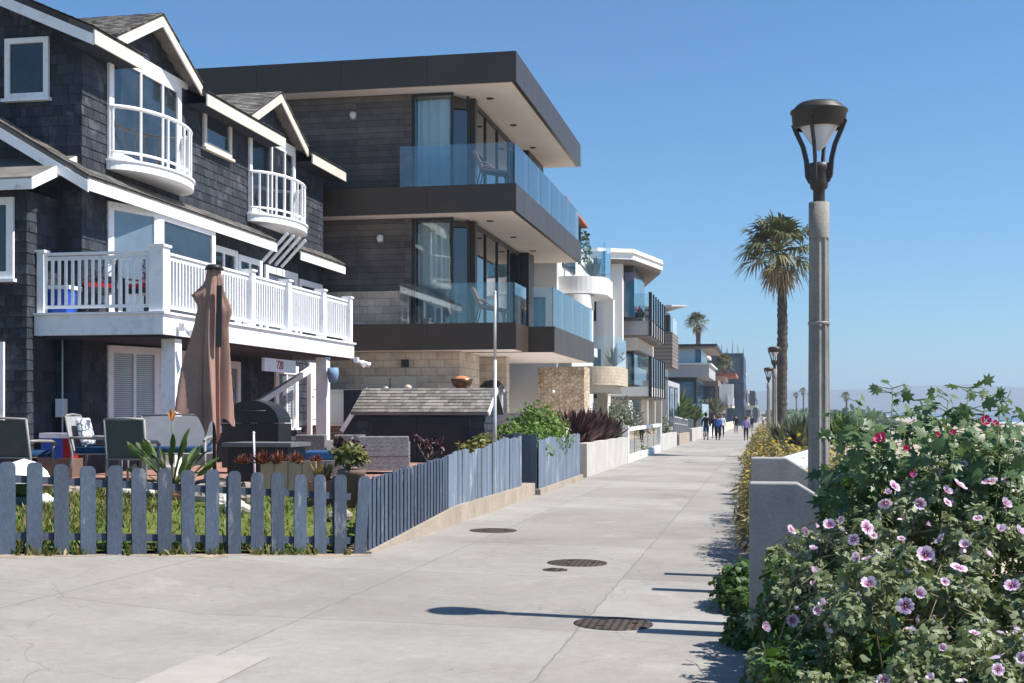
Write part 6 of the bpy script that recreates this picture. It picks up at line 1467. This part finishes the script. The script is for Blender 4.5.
# ================================================================ PEOPLE
def skinmesh(verts, edges, name, mat, parent, sub=2):
    me = bpy.data.meshes.new(name); me.from_pydata([v[0] for v in verts], edges, []); o = bpy.data.objects.new(name, me); COL.objects.link(o)
    o.modifiers.new('s', 'SKIN'); 
    for i, v in enumerate(verts):
        sv = me.skin_vertices[0].data[i]; r = v[1]; sv.radius = r if isinstance(r, tuple) else (r, r); sv.use_root = (i == 0)
    ss = o.modifiers.new('sub', 'SUBSURF'); ss.levels = sub; ss.render_levels = sub
    dg = bpy.context.evaluated_depsgraph_get(); nm = bpy.data.meshes.new_from_object(o.evaluated_get(dg)); bpy.data.objects.remove(o)
    nm.materials.clear(); nm.materials.append(mat)
    for p in nm.polygons: p.use_smooth = True
    o = bpy.data.objects.new(name, nm); COL.objects.link(o); o.parent = parent; return o
def person(label, X, Y, facing, top, bottom, hair, hgt=1.7, shorts=False, stride=.18, toph=None, hairlen=0, bag=None, g='pedestrians strolling along the walkway'):
    t = thing('person', label, 'person', group=g); s = stride
    J = {'pel': ((0, 0, .95), (.13, .09)), 'sp': ((0, 0, 1.15), (.12, .085)), 'ch': ((0, 0, 1.36), (.15, .1)), 'nk': ((0, .0, 1.48), .052), 'hd': ((0, .01, 1.57), .075), 'hd2': ((0, .012, 1.66), .082), 'top': ((0, .0, 1.71), .05)}
    for q, sg in (('l', -1), ('r', 1)):
        J['sh' + q] = ((sg * .17, 0, 1.41), .055); J['el' + q] = ((sg * .23, -.02 * sg, 1.15), .04); J['wr' + q] = ((sg * .24, .07 * sg + .04, .92), .028); J['ha' + q] = ((sg * .24, .09 * sg + .05, .83), (.035, .02))
        J['hi' + q] = ((sg * .09, 0, .88), .085); J['kn' + q] = ((sg * .1, sg * s * .55 + .03, .5), .058); J['an' + q] = ((sg * .1, sg * s, .09 + (.03 if sg < 0 else 0)), .036); J['to' + q] = ((sg * .11, sg * s + .15, .035), (.04, .03))
    def sub(keys, edges, sc, name, mat, off=0):
        vs_ = [(J[k][0], tuple(a * sc for a in (J[k][1] if isinstance(J[k][1], tuple) else (J[k][1],) * 2))) for k in keys]; return skinmesh(vs_, [(keys.index(a), keys.index(b)) for a, b in edges], name, mat, t)
    ks = list(J); E = [('pel', 'sp'), ('sp', 'ch'), ('ch', 'nk'), ('nk', 'hd'), ('hd', 'hd2'), ('hd2', 'top')]
    for q in 'lr': E += [('ch', 'sh' + q), ('sh' + q, 'el' + q), ('el' + q, 'wr' + q), ('wr' + q, 'ha' + q), ('pel', 'hi' + q), ('hi' + q, 'kn' + q), ('kn' + q, 'an' + q), ('an' + q, 'to' + q)]
    sub(ks, E, 1, 'body', m_skin)
    J['hem'] = ((0, 0, .84), (.15, .1)); J['wst'] = ((0, 0, 1.1), (.11, .08))
    k2 = ['hem', 'pel', 'sp', 'ch', 'shl', 'ell', 'wrl', 'shr', 'elr', 'wrr']; sub(k2, [('hem', 'pel'), ('pel', 'sp'), ('sp', 'ch'), ('ch', 'shl'), ('shl', 'ell'), ('ell', 'wrl'), ('ch', 'shr'), ('shr', 'elr'), ('elr', 'wrr')], 1.3, 'jacket', top)
    if shorts: k3 = ['pel', 'wst', 'hil', 'knl', 'hir', 'knr']; e3 = [('pel', 'wst'), ('pel', 'hil'), ('hil', 'knl'), ('pel', 'hir'), ('hir', 'knr')]
    else: k3 = ['pel', 'wst', 'hil', 'knl', 'anl', 'hir', 'knr', 'anr']; e3 = [('pel', 'wst'), ('pel', 'hil'), ('hil', 'knl'), ('knl', 'anl'), ('pel', 'hir'), ('hir', 'knr'), ('knr', 'anr')]
    sub(k3, e3, 1.22, 'shorts' if shorts else 'trousers', bottom)
    mb = MB(); mb.lathe((0, -.012, 1.6), [(.001, .165), (.07, .145), (.1, .08), (.102, 0), (.095, -.05 - hairlen), (.05, -.07 - hairlen)], 14, a0=PI * 1.0 - .25, a1=PI * 2 + .25); mb.lathe((0, -.012, 1.6), [(.001, .165), (.07, .145), (.098, .09)], 14); mb.build('hair', hair, t)
    for q, sg in (('l', -1), ('r', 1)):
        a = Vector(J['an' + q][0]); b = Vector(J['to' + q][0]); mb = MB(); mb.tube([a + Vector((0, -.05, -.04)), (a + b) / 2 + Vector((0, 0, -.02)), b + Vector((0, .03, 0))], [.048, .048, .036], 8); mb.build('shoe', m_black, t)
    if bag: MB().box(-.14, .14, -.24, -.1, 1.02, 1.42).build('backpack', bag, t, bevel=.04)
    t.scale = (hgt / 1.74,) * 3; t.location = (X, Y, G(X, Y) + .004); t.rotation_euler = (0, 0, facing)
c_blk = cloth('black_cloth', (.012, .012, .014)); c_nvy = cloth('navy_cloth', (.02, .035, .08)); c_blu = cloth('blue_cloth', (.05, .12, .38)); c_pur = cloth('lilac_cloth', (.30, .25, .5)); c_wht = cloth('white_cloth', (.65, .66, .7)); c_hair = cloth('dark_hair', (.02, .014, .01)); c_hairb = cloth('brown_hair', (.12, .06, .035))
def W2(px, Y): return XatY(px, Y), Y
x, y = W2(706, 86); person('person in black top and navy shorts walking away, leftmost', x, y, 0, c_blk, c_nvy, c_hair, 1.82, True)
x, y = W2(718, 86); person('person in bright blue jacket and black trousers walking away', x, y, .1, c_blu, c_blk, c_hairb, 1.7, bag=c_blu)
x, y = W2(746, 86); person('person in lilac jacket and black trousers walking alone mid path', x, y, .05, c_pur, c_blk, c_hairb, 1.62)
x, y = W2(722, 97); person('person in white top half hidden behind the blue jacket', x, y, PI, c_wht, c_nvy, c_hair, 1.75)
x, y = W2(714, 94); person('person in dark top half hidden behind the black clad walker', x, y, PI, c_blk, c_blk, c_hair, 1.72)
x, y = W2(736, 122); person('small dark clad person beside the bright white wall', x, y, PI, c_blk, c_nvy, c_hair, 1.7)
x, y = W2(752, 150); person('person in black at the hazy middle distance', x, y, PI, c_blk, c_blk, c_hair, 1.7)
x, y = W2(749, 165); person('distant person in white close behind the one in black', x, y, PI, c_wht, c_nvy, c_hairb, 1.7)
x, y = W2(763, 215); person('farthest person in white near the vanishing point', x, y, PI, c_wht, c_nvy, c_hairb, 1.75)
# ================================================================ BACKGROUND
mb = MB(); xs_ = np.linspace(-800, 4200, 90); rows = []
for j, (Y, k) in enumerate(((3600, 0), (3800, .55), (4100, 1.0), (4700, .8))):
    row = []
    for i, x in enumerate(xs_):
        h = 68 + 18 * min(1, max(0, (x - 300) / 1500)) + 5 * math.sin(x / 260.) + 3 * math.sin(x / 97. + 1) + 1.5 * math.sin(x / 31.)
        if x < 0: h *= max(.2, 1 + x / 800)
        row.append(mb.vert((x, Y + x * .05, -5 + (h + 5) * k * (1 + .08 * math.sin(x / 140. + j * 2)))))
    rows.append(row)
for a, b in zip(rows, rows[1:]):
    for i in range(len(xs_) - 1): mb.face((a[i], a[i + 1], b[i + 1], b[i]), .5, True)
tag(mb.build('hills', m_hill), kind='structure')
# distant town trees at shoreline
C = [(random.uniform(4, 42) + 0, random.uniform(380, 900), random.uniform(-3, -.6)) for _ in range(200)]
g = clump_leaves('distant_trees', C, [random.uniform(1.5, 4) for _ in C], 30, 2.2, 'oval', m_leafg, None); tag(g, 'hazy band of far trees behind the beach', 'trees', kind='stuff')
# haze
mh, nth, bh, oh = mk('haze_air'); nth.nodes.remove(bh)
pv = nth.nodes.new('ShaderNodeVolumePrincipled'); pv.inputs['Color'].default_value = (.72, .85, 1, 1); pv.inputs['Density'].default_value = HAZE; pv.inputs['Anisotropy'].default_value = .2
nth.links.new(pv.outputs[0], oh.inputs['Volume'])
if HAZE > 0:
    hz = MB().box(-1300, 6500, -450, 9500, -10, 115).build('haze', mh); tag(hz, kind='stuff', label='thin pale blue sea haze over the distant hills', cat='haze')
